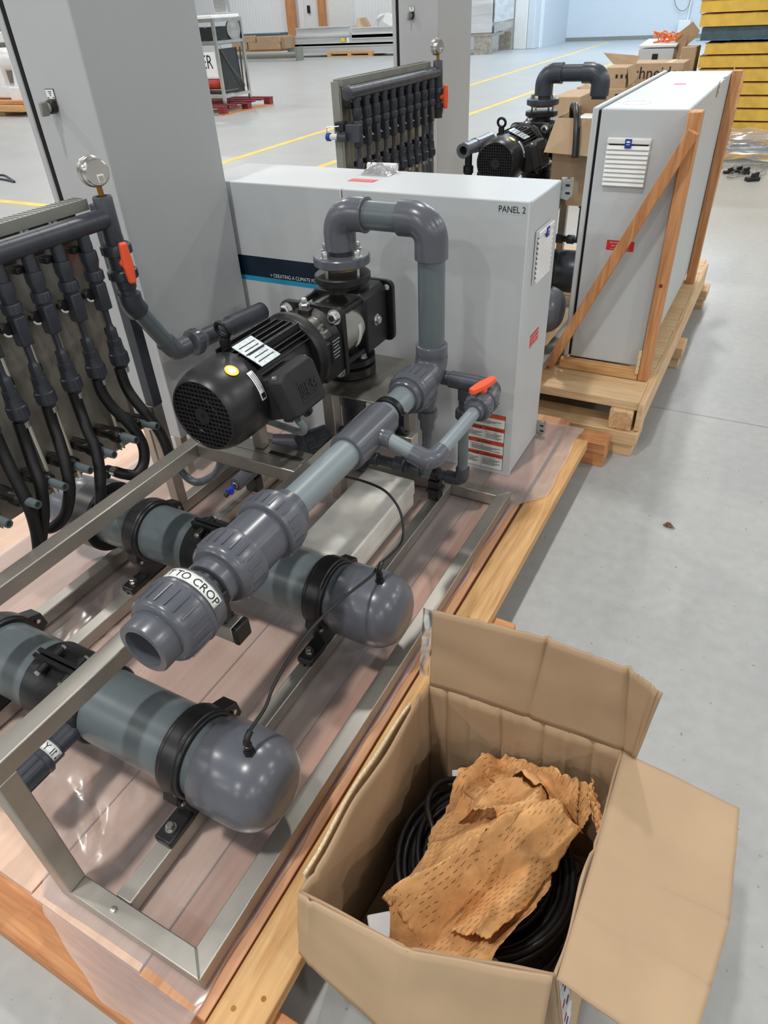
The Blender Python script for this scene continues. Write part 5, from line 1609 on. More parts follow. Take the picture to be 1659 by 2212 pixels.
copy_tree(PUMP, 'black horizontal pump with finned motor on the rear skid, half behind PANEL 2', OFF)
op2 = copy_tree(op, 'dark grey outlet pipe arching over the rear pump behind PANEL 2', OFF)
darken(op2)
copy_tree(sk, 'stainless tube frame of the rear pump skid behind the low cabinet', OFF)
V3 = copy_tree(V1, 'grey filter vessel of the rear skid peeping out between the two cabinets', OFF)
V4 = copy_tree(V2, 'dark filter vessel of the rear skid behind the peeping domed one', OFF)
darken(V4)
b2_ = copy_tree(bp_, 'small bypass pipe of the rear skid beside the braced cabinet', OFF)
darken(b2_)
man2 = copy_tree(MAN, 'dark grey ten-branch manifold standing behind the low cabinet', (-0.17, 2.36, 0.112))
for ch in [x_ for x_ in bpy.data.objects if x_.parent == man2]:
    if ch.name.split('.')[0] in ('elbow', 'sloping_pipe', 'union_nut', 'pipe_run'):
        bpy.data.objects.remove(ch)
copy_tree(GAU, 'polished pressure gauge on the rear manifold in front of the distant cabinet', (-0.17, 2.36, 0.112))
copy_tree(TALL, 'distant tall grey control cabinet behind the rear manifold and its gauge', (-0.167, 2.55, 0.125))

# small white sampling cock on the rear manifold's near end
wc = at(716, 296, 'y', 2.70)
sv = thing('sampling_cock', 'small white and dark sampling cock left of the rear manifold', 'valve', (wc.x, 2.7, wc.z - 0.03))
MB().cyl(wc + V(0.035, 0, 0), wc + V(0.075, 0, 0), 0.018, 0.016, n=20).build('union_nut', 'pvc_dark', sv)
MB().cyl(wc + V(-0.005, 0, 0), wc + V(0.036, 0, 0.002), 0.011, n=18).build('white_elbow', 'white_plastic', sv)
MB().cyl(wc + V(-0.022, 0, 0), wc + V(-0.004, 0, 0), 0.016, n=20, ch=0.002).build('cap', 'blue', sv)
MB().box(wc.x + 0.02, wc.x + 0.06, 2.70, 2.74, wc.z + 0.02, wc.z + 0.055).build('clip', 'black_plastic', sv, bevel=0.003)
MB().tube([wc + V(-0.02, 0, 0.01), wc + V(-0.02, 0, 0.035), wc + V(0.04, 0, 0.04)], 0.002, 6).build('wire_handle', 'zinc', sv)
MB().box(wc.x + 0.06, wc.x + 0.13, 2.71, 2.735, wc.z - 0.02, wc.z + 0.045).build('carrier', 'pvc_dark', sv, bevel=0.003)

# pipe stub with two drops beside the rear motor
s0_ = at(1000, 326, 'y', 3.16)
st_ = thing('pipe_stub', 'dark open-ended pipe stub with two drops left of the rear motor', 'pipe', (s0_.x, 3.3, 0.29))
MB().lathe(s0_, (0, 1, 0), [(0.03, 0.018), (0, 0.019), (0, 0.030), (0.003, 0.0325), (0.02, 0.0325), (0.024, 0.028), (0.14, 0.028), (0.142, 0.031), (0.16, 0.031), (0.165, 0.027), (0.34, 0.027)], 28, False, True).build('stub_pipe', 'pvc_fit', st_)
MB().cyl(s0_ + V(0, 0.02, 0), s0_ + V(0, 0.03, 0), 0.0185, n=20).build('bore', 'hole', st_)
for dy in (0.07, 0.24):
    p_ = s0_ + V(0, dy, -0.02)
    MB().lathe(p_, (0, 0, -1), [(0, 0.0165), (0.05, 0.0165), (0.052, 0.0235), (0.082, 0.0235), (0.086, 0.018), (0.11, 0.018), (0.112, 0.021), (0.16, 0.021), (0.165, 0.014), (p_.z - 0.72, 0.014)], 20).build('drop_pipe', 'black_plastic', st_)

# bag of screws and a rolled sheet left on top of the low cabinet
bgp = at(824, 372, 'z', 1.046)
bg_ = thing('screw_bag', 'clear bag of screws tied to a white rolled sheet on the low cabinet', 'bag', (bgp.x, 2.19, 1.046))
MB().grid(lambda u, v: V(-1.262 + 0.115 * u, 2.155 + 0.085 * v, 1.0465 + 0.034 * math.sin(PI * u) ** 0.6 * math.sin(PI * v) ** 0.6 * (0.75 + 0.5 * mnoise.noise(V(u * 6, v * 5, 2)))), 20, 16).build('bag', 'film', bg_, smooth=30)
MB().cyl((-1.262, 2.225, 1.060), (-1.155, 2.232, 1.060), 0.0125, n=20).build('paper_roll', 'paper', bg_)
for k in range(5):
    MB().hexbolt((-1.235 + 0.016 * k, 2.185 + 0.008 * (k % 2), 1.0475), (0.3, 0.2, 1), 0.006, 0.008).build('screw', 'zinc', bg_)
MB().tube(spline([(-1.232, 2.19, 1.075), (-1.222, 2.205, 1.086), (-1.212, 2.225, 1.076), (-1.205, 2.24, 1.068)]), 0.0016, 6).build('tie', 'rubber', bg_)

# open carton standing on the rear skid, a black hose hanging over its flap
rb = thing('open_carton', 'open cardboard carton with folded flap standing on the rear skid', 'box', (-0.84, 3.5, 0.73))
yb = 3.30
xl, xr, zr = -0.925, -0.760, 1.075
yk = 3.74
MB().box(xl, xr, yb, yb + 0.004, 0.728, zr).build('box_wall', 'cardboard', rb, smooth=0)
MB().box(xl - 0.01, xr, yk, yk + 0.004, 0.728, zr + 0.02).build('box_wall', 'cardboard_in', rb, smooth=0)
MB().prism([(xl, yb, 0.728), (xl - 0.004, yb, 0.728), (xl - 0.014, yk, 0.728), (xl - 0.010, yk, 0.728)], (0, 0, zr - 0.728)).build('box_wall', 'cardboard_in', rb, smooth=0)
MB().prism([(xr, yb, 0.728), (xr - 0.004, yb, 0.728), (xr - 0.004, yk, 0.728), (xr, yk, 0.728)], (0, 0, zr - 0.728)).build('box_wall', 'cardboard_in', rb, smooth=0)
MB().prism([(xl, yb - 0.002, zr), (xr + 0.03, yb - 0.002, zr), (xr + 0.02, yb - 0.085, 0.945), (xl - 0.018, yb - 0.085, 0.955)], (0, -0.004, 0.001)).build('flap', 'cardboard', rb, smooth=0)
MB().box(xl + 0.02, xr - 0.006, 3.40, 3.70, 0.735, 1.045).build('inner_carton', 'white_plastic', rb, bevel=0.004)
hp_ = [(-0.88, 3.40, 1.04), (-0.875, 3.36, 1.105), (-0.855, 3.315, 1.118), (-0.83, 3.265, 1.09), (-0.815, 3.23, 1.04), (-0.805, 3.205, 0.985), (-0.80, 3.19, 0.945)]
tag(MB().tube(spline(hp_), 0.0145, 18).build('hose', 'black_plastic', None, org=(-0.83, 3.3, 0.94)), 'short shiny black hose hooked over the rear carton flap', 'hose')
tag(MB().prism([(-0.80, 3.60, 1.06), (-0.765, 3.60, 1.06), (-0.765, 3.72, 1.09), (-0.82, 3.72, 1.075)], (0, 0, 0.02)).build('bagged_part', 'glass_dark', None, org=(-0.79, 3.66, 1.05), bevel=0.004), 'dark bagged part sticking out of the rear carton', 'bag')


# ================================================================= far side of the hall
def face(px0, py0, px1, py1, y):
    """extent of a box front seen between two picture corners, on the upright plane y"""
    a = at(px0, py0, 'y', y); b = at(px1, py1, 'y', y)
    return a.x, b.x, b.z, a.z


def carton(name, label, px0, py0, px1, py1, y, depth, m='cardboard', z0=None, cat='box', group=None):
    x0, x1, zb, zt = face(px0, py0, px1, py1, y)
    if z0 is not None:
        zb = z0
    t = thing(name, label, cat, ((x0 + x1) / 2, y + depth / 2, zb), group)
    MB().box(x0, x1, y, y + depth, zb, zt).build('carton_body', m, t, bevel=0.006)
    return t, x0, x1, zb, zt


# yellow insulation panels in a tall stack on the right
YS = 8.95
xs0 = at(1500, 200, 'y', YS).x
zl = [at(1600, py, 'y', YS).z for py in (290, 262, 234, 206, 177, 147, 118, 90)]
gst = 'yellow insulation panels stacked on the right'
names = ['lowest', 'second lowest', 'third lowest', 'fourth', 'fifth', 'second from the top of the lower block', 'topmost of the lower block']
for k in range(7):
    jx = 0.02 * math.sin(k * 2.3)
    t = thing('insulation_panel', 'yellow foam-core insulation panel, %s in the stack on the right' % names[k] if k < 5 else 'yellow foam-core insulation panel, %s on the right' % names[k], 'insulation', (1.0, YS + 1.0, zl[k]), gst)
    MB().box(xs0 + jx, 3.4, YS, YS + 2.2, zl[k] + 0.006, zl[k + 1] - 0.006).build('foam_core', 'yellow_foam', t, smooth=0)
    MB().grid(lambda u, v: V(xs0 + jx - 0.012 + 3.4 * u, YS - 0.006 + 0.02 * v, zl[k + 1] - 0.004 + 0.004 * mnoise.noise(V(u * 90, k, 0))), 80, 1).build('metal_skin', 'red_wood', t, smooth=0, solid=0.003)
zz = [at(1600, py, 'y', YS).z for py in (57, 26, -4)]
zb_, zt_ = at(1600, 87, 'y', YS).z, at(1600, 62, 'y', YS).z
xb = at(1513, 75, 'y', YS).x
tag(MB().box(xb, 3.4, YS + 0.05, YS + 2.1, zb_, zz[0]).build('cladding_sheet', 'panel_skin', None, org=(1.5, YS + 1, zb_), smooth=0), 'dark grey metal-faced panel between the two yellow foam blocks', 'panel')
tag(MB().grid(lambda u, v: V(xb - 0.03 + 3.2 * u, YS - 0.02 + 0.1 * v, zb_ + 0.004 + 0.012 * abs(mnoise.noise(V(u * 50, v * 3, 1)))), 120, 3).build('film_edge', 'blue_film', None, org=(1.5, YS, zb_), smooth=30, solid=0.003), 'crumpled blue protective film on top of the lower yellow block', 'film')
for k in range(2):
    x_ = at(1515, 30, 'y', YS).x - 0.02 * k
    t = thing('insulation_panel', ('lower' if k == 0 else 'upper') + ' yellow panel of the pair above the dark metal panel', 'insulation', (1.0, YS + 1.0, zz[k]), gst)
    MB().box(x_, 3.4, YS + 0.02, YS + 2.2, zz[k] + 0.006, zz[k + 1] - 0.004).build('foam_core', 'yellow_foam', t, smooth=0)
    MB().grid(lambda u, v: V(x_ - 0.012 + 3.4 * u, YS + 0.014 + 0.02 * v, zz[k + 1] - 0.004 + 0.004 * mnoise.noise(V(u * 90, k, 7))), 80, 1).build('metal_skin', 'red_wood', t, smooth=0, solid=0.003)
tag(MB().box(xs0 - 0.05, 3.4, YS - 0.02, YS + 2.2, 0.0, 0.17).build('stack_base', 'panel_skin', None, org=(1.3, YS + 1, 0), bevel=0.01), 'dark grey metal base under the yellow panel stack', 'base')
tag(MB().box(xs0 + 0.0, 3.4, YS, YS + 2.2, 0.172, zl[0] + 0.004).build('insulation_panel', 'cardboard_edge', None, org=(1.3, YS + 1, 0.172), bevel=0.005), 'pale wrapped panel right at the bottom of the yellow stack', 'insulation', gst)
pf = MB().grid(lambda u, v: V(-1.05 + 3.0 * u, YS - 0.035 - 0.22 * v * v - 0.05 * mnoise.noise(V(u * 7, v * 3, 1)), max(0.012, (zl[0] + 0.10 * max(0, 0.35 - abs(u - 0.16))) * (1 - v) + 0.02 + 0.05 * abs(mnoise.noise(V(u * 12 + v * 4, v * 5, 2))))), 120, 26)
tag(pf.build('plastic_sheet', 'film', None, org=(0.3, YS - 0.1, 0), smooth=40), 'crumpled clear plastic sheet around the base of the yellow stack', 'plastic sheet')

# heap of cartons in front of the far bay
YC = 8.3
t, x0, x1, zb, zt = carton('carton', 'printed brown carton lettered Schneider in the heap behind the braced cabinet', 1357, 137, 1466, 200, YC, 0.42, z0=0.46)
text('lettering', 'Schneider', 0.150, (x0 + 0.0, YC - 0.002, zt - 0.132), (1, 0, 0), (0, 0, 1), 'ink', t, sx=0.92)
text('lettering', 'Electric', 0.088, (x0 + 0.235, YC - 0.002, zt - 0.215), (1, 0, 0), (0, 0, 1), 'ink', t)
quad('packing_tape', (x0 + 0.36, YC + 0.002, zt), (1, 0, 0), (0, 1, 0), 0.05, 0.41, 'cardboard_edge', t)
carton('carton', 'plain brown carton supporting the printed one in the heap', 1352, 190, 1470, 230, YC - 0.02, 0.44, z0=0.0)[0]
g_ = carton('carton', 'open carton with raised flaps right of the rear pipe arch', 1311, 146, 1349, 196, 7.6, 0.35, 'cardboard', z0=0.47)
t, x0, x1, zb, zt = g_
M_ = MB().prism([(x0 - 0.02, 7.95, zt), (x1, 7.95, zt), (x1 + 0.02, 8.0, zt + 0.06), (x0 - 0.14, 8.0, zt + 0.09)], (0, 0.006, 0.002))
M_.build('flap', 'cardboard_in', t, smooth=0)
MB().prism([(x1, 7.6, zt), (x1, 7.95, zt), (x1 + 0.03, 7.95, zt - 0.12), (x1 + 0.028, 7.6, zt - 0.15)], (0.004, 0, 0.004)).build('flap', 'cardboard', t, smooth=0)
for k in range(3):
    MB().box(x0 + 0.09 + 0.045 * k, x0 + 0.11 + 0.045 * k, 7.598, 7.5995, zt - 0.085, zt - 0.055).build('print_mark', 'ink', t, smooth=0)
MB().box(x0 + 0.10, x0 + 0.26, 7.598, 7.5995, zt - 0.245, zt - 0.235).build('print_mark', 'ink', t, smooth=0)
t, x0, x1, zb, zt = carton('carton', 'brown carton at the bottom of the heap, marked with small symbols', 1300, 192, 1345, 232, 7.55, 0.45, z0=0.0)
for k in range(4):
    MB().box(x0 + 0.13 + 0.06 * k, x0 + 0.165 + 0.06 * k, 7.546, 7.5485, zt - 0.09, zt - 0.04).build('print_mark', 'ink', t, smooth=0)
carton('carton', 'low brown carton seen through the rear pipe arch', 1246, 188, 1300, 232, 7.75, 0.4, 'cardboard', z0=0.0)
carton('carton', 'brown carton lying just behind the rear pump flange', 1195, 209, 1250, 240, 6.9, 0.6, 'cardboard', z0=0.0)
sc_ = at(1258, 196, 'y', 7.6)
tag(MB().prism([sc_ + V(-0.05, 0, -0.02), sc_ + V(0.02, 0, 0.06), sc_ + V(0.16, 0, 0.0), sc_ + V(0.15, 0, -0.05), sc_ + V(0.0, 0, -0.06)], (0, 0.006, 0)).build('cardboard_scrap', 'cardboard_edge', None, org=sc_, smooth=0), 'torn pale cardboard scrap under the rear pipe arch', 'scrap')
# grey junction enclosure with its lid ajar and an orange lead on top
YE = 9.1
x0, x1, zb, zt = face(1380, 106, 1452, 131, YE)
en = thing('junction_box', 'small pale grey enclosure with black latch on top of the carton heap', 'enclosure', ((x0 + x1) / 2, YE + 0.2, zb))
MB().box(x0, x1, YE, YE + 0.35, zb - 0.12, zt).build('box_body', 'enclosure', en, bevel=0.006)
MB().prism([(x0, YE - 0.01, zt + 0.012), (x1 + 0.02, YE - 0.01, zt + 0.012), (x1 + 0.03, YE + 0.37, zt + 0.05), (x0 + 0.02, YE + 0.37, zt + 0.05)], (0, 0, 0.022)).build('box_lid', 'white_plastic', en, bevel=0.004)
MB().box(x0 + 0.15, x0 + 0.21, YE - 0.008, YE, zt - 0.115, zt - 0.045).build('latch', 'black_plastic', en, bevel=0.004)
oc = []
for k in range(90):
    a = k * 0.32
    oc.append(V((x0 + x1) / 2 + 0.07 + (0.10 + 0.03 * math.sin(k * 0.21)) * math.cos(a) + 0.06 * math.sin(k * 0.05), YE + 0.17 + 0.10 * math.sin(a), zt + 0.065 + 0.022 * math.sin(a * 0.7 + k) + 0.0007 * k))
oc = [V(x0 + 0.12, YE + 0.1, zt + 0.05), V(x0 + 0.2, YE + 0.12, zt + 0.06)] + oc + [V(x1 + 0.05, YE + 0.15, zt + 0.07), V(x1 + 0.12, YE + 0.05, zt + 0.03)]
tag(MB().tube(oc, 0.0075, 8).build('orange_lead', 'orange_cable', None, org=((x0 + x1) / 2, YE + 0.17, zt + 0.04), smooth=60), 'tangled orange lead lying on the pale grey enclosure', 'cable')
carton('carton', 'brown carton supporting the pale grey enclosure', 1372, 131, 1470, 160, YE - 0.03, 0.5, 'cardboard', z0=0.0)
a_ = [at(px, py, 'y', 9.2) for px, py in ((1458, 77), (1497, 47), (1511, 66), (1504, 80), (1476, 104), (1464, 128))]
tag(MB().prism(a_, (0, 0.02, 0)).build('cardboard_sheet', 'cardboard', None, org=a_[0], smooth=0), 'large brown cardboard sheet leaning beside the orange lead', 'cardboard')
a_ = [at(px, py, 'y', 9.12) for px, py in ((1474, 88), (1487, 76), (1482, 95), (1474, 112), (1463, 130), (1458, 130))]
tag(MB().prism(a_, (0, 0.02, 0)).build('cardboard_sheet', 'cardboard_in', None, org=a_[0], smooth=0), 'narrow bent cardboard strip leaning in front of the large sheet', 'cardboard')
carton('carton', 'brown carton squeezed between the grey enclosure and the yellow stack', 1473, 102, 1500, 134, 9.0, 0.3, 'cardboard', z0=0.0)
# cable loop hanging on the bay wall
lp = [at(px, py, 'y', 31.9) for px, py in ((1456, -5), (1460, 12), (1470, 23), (1482, 20), (1489, 8), (1492, -6))]
tag(MB().tube(spline(lp), 0.012, 8).build('wall_cable', 'duct_grey', None, org=lp[2]), 'thin cable loop hanging on the far bay wall', 'cable')
lp = [at(1495, -6, 'y', 31.9), at(1483, 52, 'y', 31.9)]
tag(MB().tube(lp, 0.03, 8).build('wall_conduit', 'white_plastic', None, org=lp[1]), 'white conduit running down the far bay wall to a box', 'conduit')
c_ = at(1478, 58, 'y', 31.8)
tag(MB().box(c_.x - 0.22, c_.x + 0.2, 31.7, 31.94, c_.z - 0.2, c_.z + 0.2).build('outlet_box', 'white_plastic', None, org=c_, bevel=0.02), 'white outlet box at the foot of the far wall conduit', 'outlet')

# bits of wiring left on the floor at the right
for k, (px, py, s) in enumerate(((1604, 366, 1.0), (1592, 372, 0.8), (1607, 376, 0.9), (1572, 375, 0.8), (1624, 391, 1.1))):
    p = at(px, py, 'z', 0)
    t = thing('cable_clip', ['upright grey plug among the loose wires on the floor at the right', 'small black clip left of the upright grey plug', 'black clip just in front of the upright grey plug', 'black clip beside the far fir post on the floor', 'dark clip lying nearest, at the right edge of the wire litter'][k], 'clip', (p.x, p.y, 0), 'wiring litter on the floor')
    MB().obox(p + V(0, 0, 0.016 * s), (1, 0.3 * k - 0.5, 0), (-0.3 * k + 0.5, 1, 0), (0, 0, 1), 0.055 * s, 0.03 * s, 0.015 * s).build('clip_body', 'duct_grey' if k == 0 else 'black_plastic', t, bevel=0.004)
    MB().obox(p + V(0.015, 0, 0.045 * s), (1, 0.4, 0.3), (-0.4, 1, 0), (0, 0, 1), 0.03 * s, 0.012 * s, 0.02 * s).build('clip_lip', 'zinc' if k == 0 else 'black_plastic', t, bevel=0.002)
wp = []
for k in range(60):
    q_ = at(1580 + 70 * (0.5 + 0.5 * math.sin(k * 0.37)) + 10 * math.sin(k * 1.3), 374 + 14 * math.sin(k * 0.53 + 1), 'z', 0)
    wp.append(q_ + V(0, 0, 0.006 + 0.02 * abs(math.sin(k * 0.8))))
tag(MB().tube(spline(wp, 4), 0.0028, 6).build('loose_wire', 'duct_grey', None, org=at(1610, 372, 'z', 0), smooth=60), 'tangle of thin grey wire around the clips on the floor', 'wire')
p = at(1543, 366, 'z', 0)
tag(MB().grid(lambda u, v: p + V(-0.09 + 0.16 * u, 0.1 * v, 0.005 + 0.16 * math.sin(PI * u) * math.sin(PI * v) * (0.7 + 0.6 * mnoise.noise(V(u * 5, v * 5, 1)))), 16, 12).build('plastic_bag', 'film', None, org=p, smooth=30), 'scrunched clear bag on the floor between cabinet and far post', 'bag')

# ---- things along the back wall, left of the bay
YW = 26.3


def slab(name, label, cat, px0, py0, px1, py1, y, depth, m, group=None, bevel=0.02):
    x0, x1, zb, zt = face(px0, py0, px1, py1, y)
    return tag(MB().box(x0, x1, y, y + depth, max(0, zb), zt).build(name, m, None, org=((x0 + x1) / 2, y, max(0, zb)), bevel=bevel), label, cat, group)


ga = 'aluminium channels stacked at the back wall'


def channel(label, px0, py0, px1, py1, y):
    x0, x1, zb, zt = face(px0, py0, px1, py1, y)
    t = thing('metal_channel', label, 'channel', ((x0 + x1) / 2, y, zb), ga)
    MB().box(x0, x1, y + 0.02, y + 0.05, zb, zt).build('web', 'alu', t, smooth=0)
    MB().box(x0, x1, y - 0.02, y + 0.8, zt - 0.03, zt).build('flange', 'alu', t, smooth=0)
    MB().box(x0, x1, y - 0.04, y + 0.8, zb, zb + 0.03).build('flange', 'alu', t, smooth=0)
    MB().box(x0, x0 + 0.03, y + 0.05, y + 0.8, zb, zt).build('end_plate', 'alu', t, smooth=0)
    return t, x0, x1, zb, zt


channel('long silvery channel at the bottom of the metal stack by the back wall', 619, 95, 940, 112, YW)
c2_, cx0, cx1, cz0, cz1 = channel('long silvery channel in the middle of the metal stack with a yellow sticker', 619, 78.5, 940, 94, YW)
a0 = at(738, 82, 'y', YW); a1 = at(746, 90, 'y', YW)
quad('yellow_sticker', (a0.x, YW - 0.022, a1.z), (1, 0, 0), (0, 0, 1), a1.x - a0.x, a0.z - a1.z, 'yellow_label', c2_, th=0.02)
a0 = at(750, 81, 'y', YW); a1 = at(756, 92, 'y', YW)
quad('white_sticker', (a0.x, YW - 0.022, a1.z), (1, 0, 0), (0, 0, 1), a1.x - a0.x, a0.z - a1.z, 'sticker_white', c2_, th=0.02)
channel('silvery channel on top of the metal stack, left length', 638, 61, 755, 78, YW)
channel('silvery channel on top of the metal stack, right length', 758, 60, 940, 78, YW)
# timber pallet below the channels
x0, x1, zb, zt = face(710, 112, 800, 124, YW - 0.1)
ap = thing('wooden_pallet', 'yellowish timber pallet under the silvery channels at the back', 'pallet', ((x0 + x1) / 2, YW, 0))
for k in range(3):
    xx_ = x0 + (x1 - x0) * k / 2
    MB().box(xx_ - 0.08, xx_ + 0.08, YW - 0.1, YW + 1.1, 0.03, zt - 0.06).build('stringer', 'amber_y', ap)
for k in range(4):
    MB().box(x0 - 0.08, x1 + 0.08, YW - 0.1 + 0.31 * k, YW + 0.14 + 0.31 * k, zt - 0.06, zt - 0.005).build('deck_board', 'amber_x', ap)
    MB().box(x0 - 0.08, x1 + 0.08, YW - 0.1 + 0.31 * k, YW + 0.10 + 0.31 * k, 0.0, 0.03).build('base_board', 'amber_x', ap)
a_ = [at(px, py, 'y', YW + 0.4) for px, py in ((767, 60), (771, 39), (776, 38), (786, 50), (788, 60))]
tag(MB().prism(a_, (0, 0.25, 0)).build('torn_carton', 'cardboard_edge', None, org=a_[0], smooth=0), 'torn pale carton lying on the silvery channels', 'carton')
a_ = [at(px, py, 'y', YW + 0.35) for px, py in ((777, 40), (785, 38), (799, 60), (788, 60))]
tag(MB().prism(a_, (0, 0.2, 0)).build('torn_carton', 'cardboard', None, org=a_[0], smooth=0), 'brown half of the torn carton on the silvery channels', 'carton')
a_ = [at(px, py, 'y', YW + 0.5) for px, py in ((826, 46), (833, 28), (854, 40), (854, 63))]
tag(MB().prism(a_, (0, 0.3, 0)).build('white_offcut', 'white_paint', None, org=a_[0], smooth=0), 'white folded sheet offcut on the channels beside the distant cabinet', 'sheet')
c0 = at(832, 60, 'y', YW + 0.6)
tag(MB().torus(c0, (0, 1, 0), 0.38, 0.07, 20, 6, 0, PI).build('steel_arch', 'alu', None, org=c0, smooth=30), 'grey curved steel offcut behind the white sheet on the channels', 'offcut')
# long brown cartons and grey bars on the floor
gl2 = 'long brown cartons at the back wall'
for k, (a, b_, c_, d_, lab) in enumerate(((500, 79, 552, 92, 'long brown carton, upper left of the low stack by the back wall'), (553, 79, 604, 92, 'long brown carton, upper right of the low stack by the back wall'), (500, 92.5, 534, 107, 'long brown carton, lower left of the low stack by the back wall'), (535, 92.5, 604, 107, 'long brown carton, lower right of the low stack by the back wall'))):
    slab('long_carton', lab, 'carton', a, b_, c_, d_, 25.6, 0.9, 'cardboard', gl2)
slab('wrapped_bundle', 'grey wrapped end of the brown carton stack at the back wall', 'bundle', 605, 79, 618, 106, 25.7, 0.8, 'cardboard_in')
slab('steel_bars', 'blue-grey steel bars on top of the long brown cartons', 'bars', 500, 75, 604, 78.5, 25.7, 0.6, 'panel_skin')
slab('carton_pallet', 'dark low pallet under the long brown cartons', 'pallet', 500, 107, 604, 111, 25.7, 0.8, 'amber_x')
x0, x1, zb, zt = face(480, 112, 646, 121, 24.6)
rl = thing('steel_post', 'grey steel post with an end plate lying on the floor by the cartons', 'steel post', ((x0 + x1) / 2, 24.6, 0))
MB().cyl((x0, 24.7, 0.18), (x1 - 0.06, 24.7, 0.18), 0.085, n=16).build('tube', 'duct_grey', rl)
MB().box(x1 - 0.09, x1, 24.5, 24.9, 0.0, 0.42).build('end_plate', 'duct_grey', rl)
# fir posts framing the door in the back wall
for (pa, pb, lab) in ((619, 636, 'left fir post beside the door in the back wall'), (688, 702, 'right fir post beside the door in the back wall')):
    x0 = at(pa, 40, 'y', 28.35).x; x1 = at(pb, 40, 'y', 28.35).x
    tag(MB().box(x0, x1, 28.35, 28.49, 0, 7).build('door_post', 'fir_z', None, org=(x0, 28.4, 0)), lab, 'timber', 'fir posts at the back wall')

# steel machine cart on a red pallet
f1 = at(487, 224, 'z', 0.15); f2 = at(541, 212, 'z', 0.15)
rp_ = thing('red_pallet', 'dark red timber pallet under the steel machine cart', 'pallet', (f1.x, f1.y, 0))
px0_, px1_ = f1.x - 1.0, f2.x + 0.28
py0_, py1_ = f1.y - 0.35, f2.y + 0.35
for k in range(3):
    yy_ = py0_ + (py1_ - py0_ - 0.12) * k / 2
    for j in range(3):
        xx_ = px0_ + (px1_ - px0_ - 0.14) * j / 2
        MB().box(xx_, xx_ + 0.14, yy_, yy_ + 0.12, 0.025, 0.115).build('block', 'red_wood', rp_, smooth=0)
for k in range(6):
    yy_ = py0_ + (py1_ - py0_ - 0.11) * k / 5
    MB().box(px0_, px1_, yy_, yy_ + 0.12, 0.116, 0.145).build('deck_board', 'red_wood', rp_, smooth=0)
for j in range(3):
    xx_ = px0_ + (px1_ - px0_ - 0.14) * j / 2
    MB().box(xx_, xx_ + 0.14, py0_, py1_, 0.0, 0.024).build('base_board', 'fir_y', rp_, smooth=0)
ct = thing('machine_cart', 'steel-framed machine cart lettered ER on a red pallet', 'machine', (f1.x, f1.y, 0.146))


def zat(p, py):
    lo_, hi_ = 0.0, 3.0
    for _ in range(40):
        m_ = (lo_ + hi_) / 2
        d_ = Matrix(RW) @ (V(p.x, p.y, m_) - CAMPOS)
        if d_.y / d_.z * FPX + 1106 > py:
            lo_ = m_
        else:
            hi_ = m_
    return m_


zt1 = zat(f1, 40)
zs = zat(f1, 92)
W_ = 1.1
corners = [f1, f2, V(f2.x - W_, f2.y + 0.05, 0), V(f1.x - W_, f1.y + 0.05, 0)]
for c_ in corners:
    MB().box(c_.x - 0.025, c_.x + 0.025, c_.y - 0.025, c_.y + 0.025, 0.146, zt1).build('frame_post', 'bright_steel', ct)
for z_ in (0.26, zs, zt1 - 0.03):
    for i in range(4):
        a_, b_ = corners[i], corners[(i + 1) % 4]
        MB().beam((a_.x, a_.y, z_), (b_.x, b_.y, z_), 0.045, 0.045).build('frame_rail', 'bright_steel', ct)
MB().prism([(c_.x, c_.y, zt1) for c_ in corners], (0, 0, 0.05)).build('cart_top', 'white_paint', ct, bevel=0.01)
MB().prism([(c_.x * 0.98 + f1.x * 0.02, c_.y, zs - 0.04) for c_ in corners], (0, 0, 0.02)).build('cart_shelf', 'steel_sheet', ct)
zsg0, zsg1 = zat(f1, 166), zat(f1, 112)
sg = MB().box(f1.x - W_, f1.x - 0.04, f1.y - 0.035, f1.y - 0.02, zsg0, zsg1).build('sign_panel', 'white_paint', ct)
text('lettering', 'ER', 0.30, (f1.x - 0.36, f1.y - 0.037, zsg0 + 0.13), (1, 0, 0), (0, 0, 1), 'ink', ct, sx=0.8)
MB().cyl((f1.x - 0.7, f1.y + 0.1, zsg0 - 0.12), (f1.x - 0.12, f1.y + 0.1, zsg0 - 0.12), 0.085, n=18, ch=0.03).build('red_tank', 'red_tank', ct)
MB().box(f1.x - 0.75, f1.x - 0.02, f1.y + 0.02, f1.y + 0.5, 0.29, zsg0 - 0.22).build('battery_case', 'black_plastic', ct, bevel=0.02)
mid = (f1 + f2) / 2
MB().prism([(f1.x - 0.04, f1.y + 0.12, 0.29), (mid.x - 0.02, mid.y + 0.25, 0.29), (mid.x - 0.06, mid.y + 0.25, zs - 0.1), (f1.x - 0.04, f1.y + 0.12, zs - 0.1)], (-0.03, 0, 0)).build('side_sheet', 'glass_dark', ct, smooth=0)
MB().prism([(mid.x, mid.y + 0.25, 0.29), (f2.x - 0.02, f2.y - 0.1, 0.29), (f2.x - 0.02, f2.y - 0.1, 0.75), (mid.x, mid.y + 0.3, zs - 0.1)], (-0.03, 0, 0)).build('side_sheet', 'steel_sheet', ct, smooth=0)
MB().box(f1.x - 0.9, f1.x - 0.04, f1.y + 0.05, f1.y + 0.6, zs + 0.03, zt1 - 0.12).build('drive_unit', 'glass_dark', ct, bevel=0.01)
MB().lathe((mid.x - 0.02, mid.y + 0.15, (zs + zt1) / 2), (1, -0.2, 0), [(0, 0.05), (0, 0.15), (0.05, 0.16), (0.05, 0.09), (0.06, 0.04)], 24).build('pulley', 'zinc', ct)
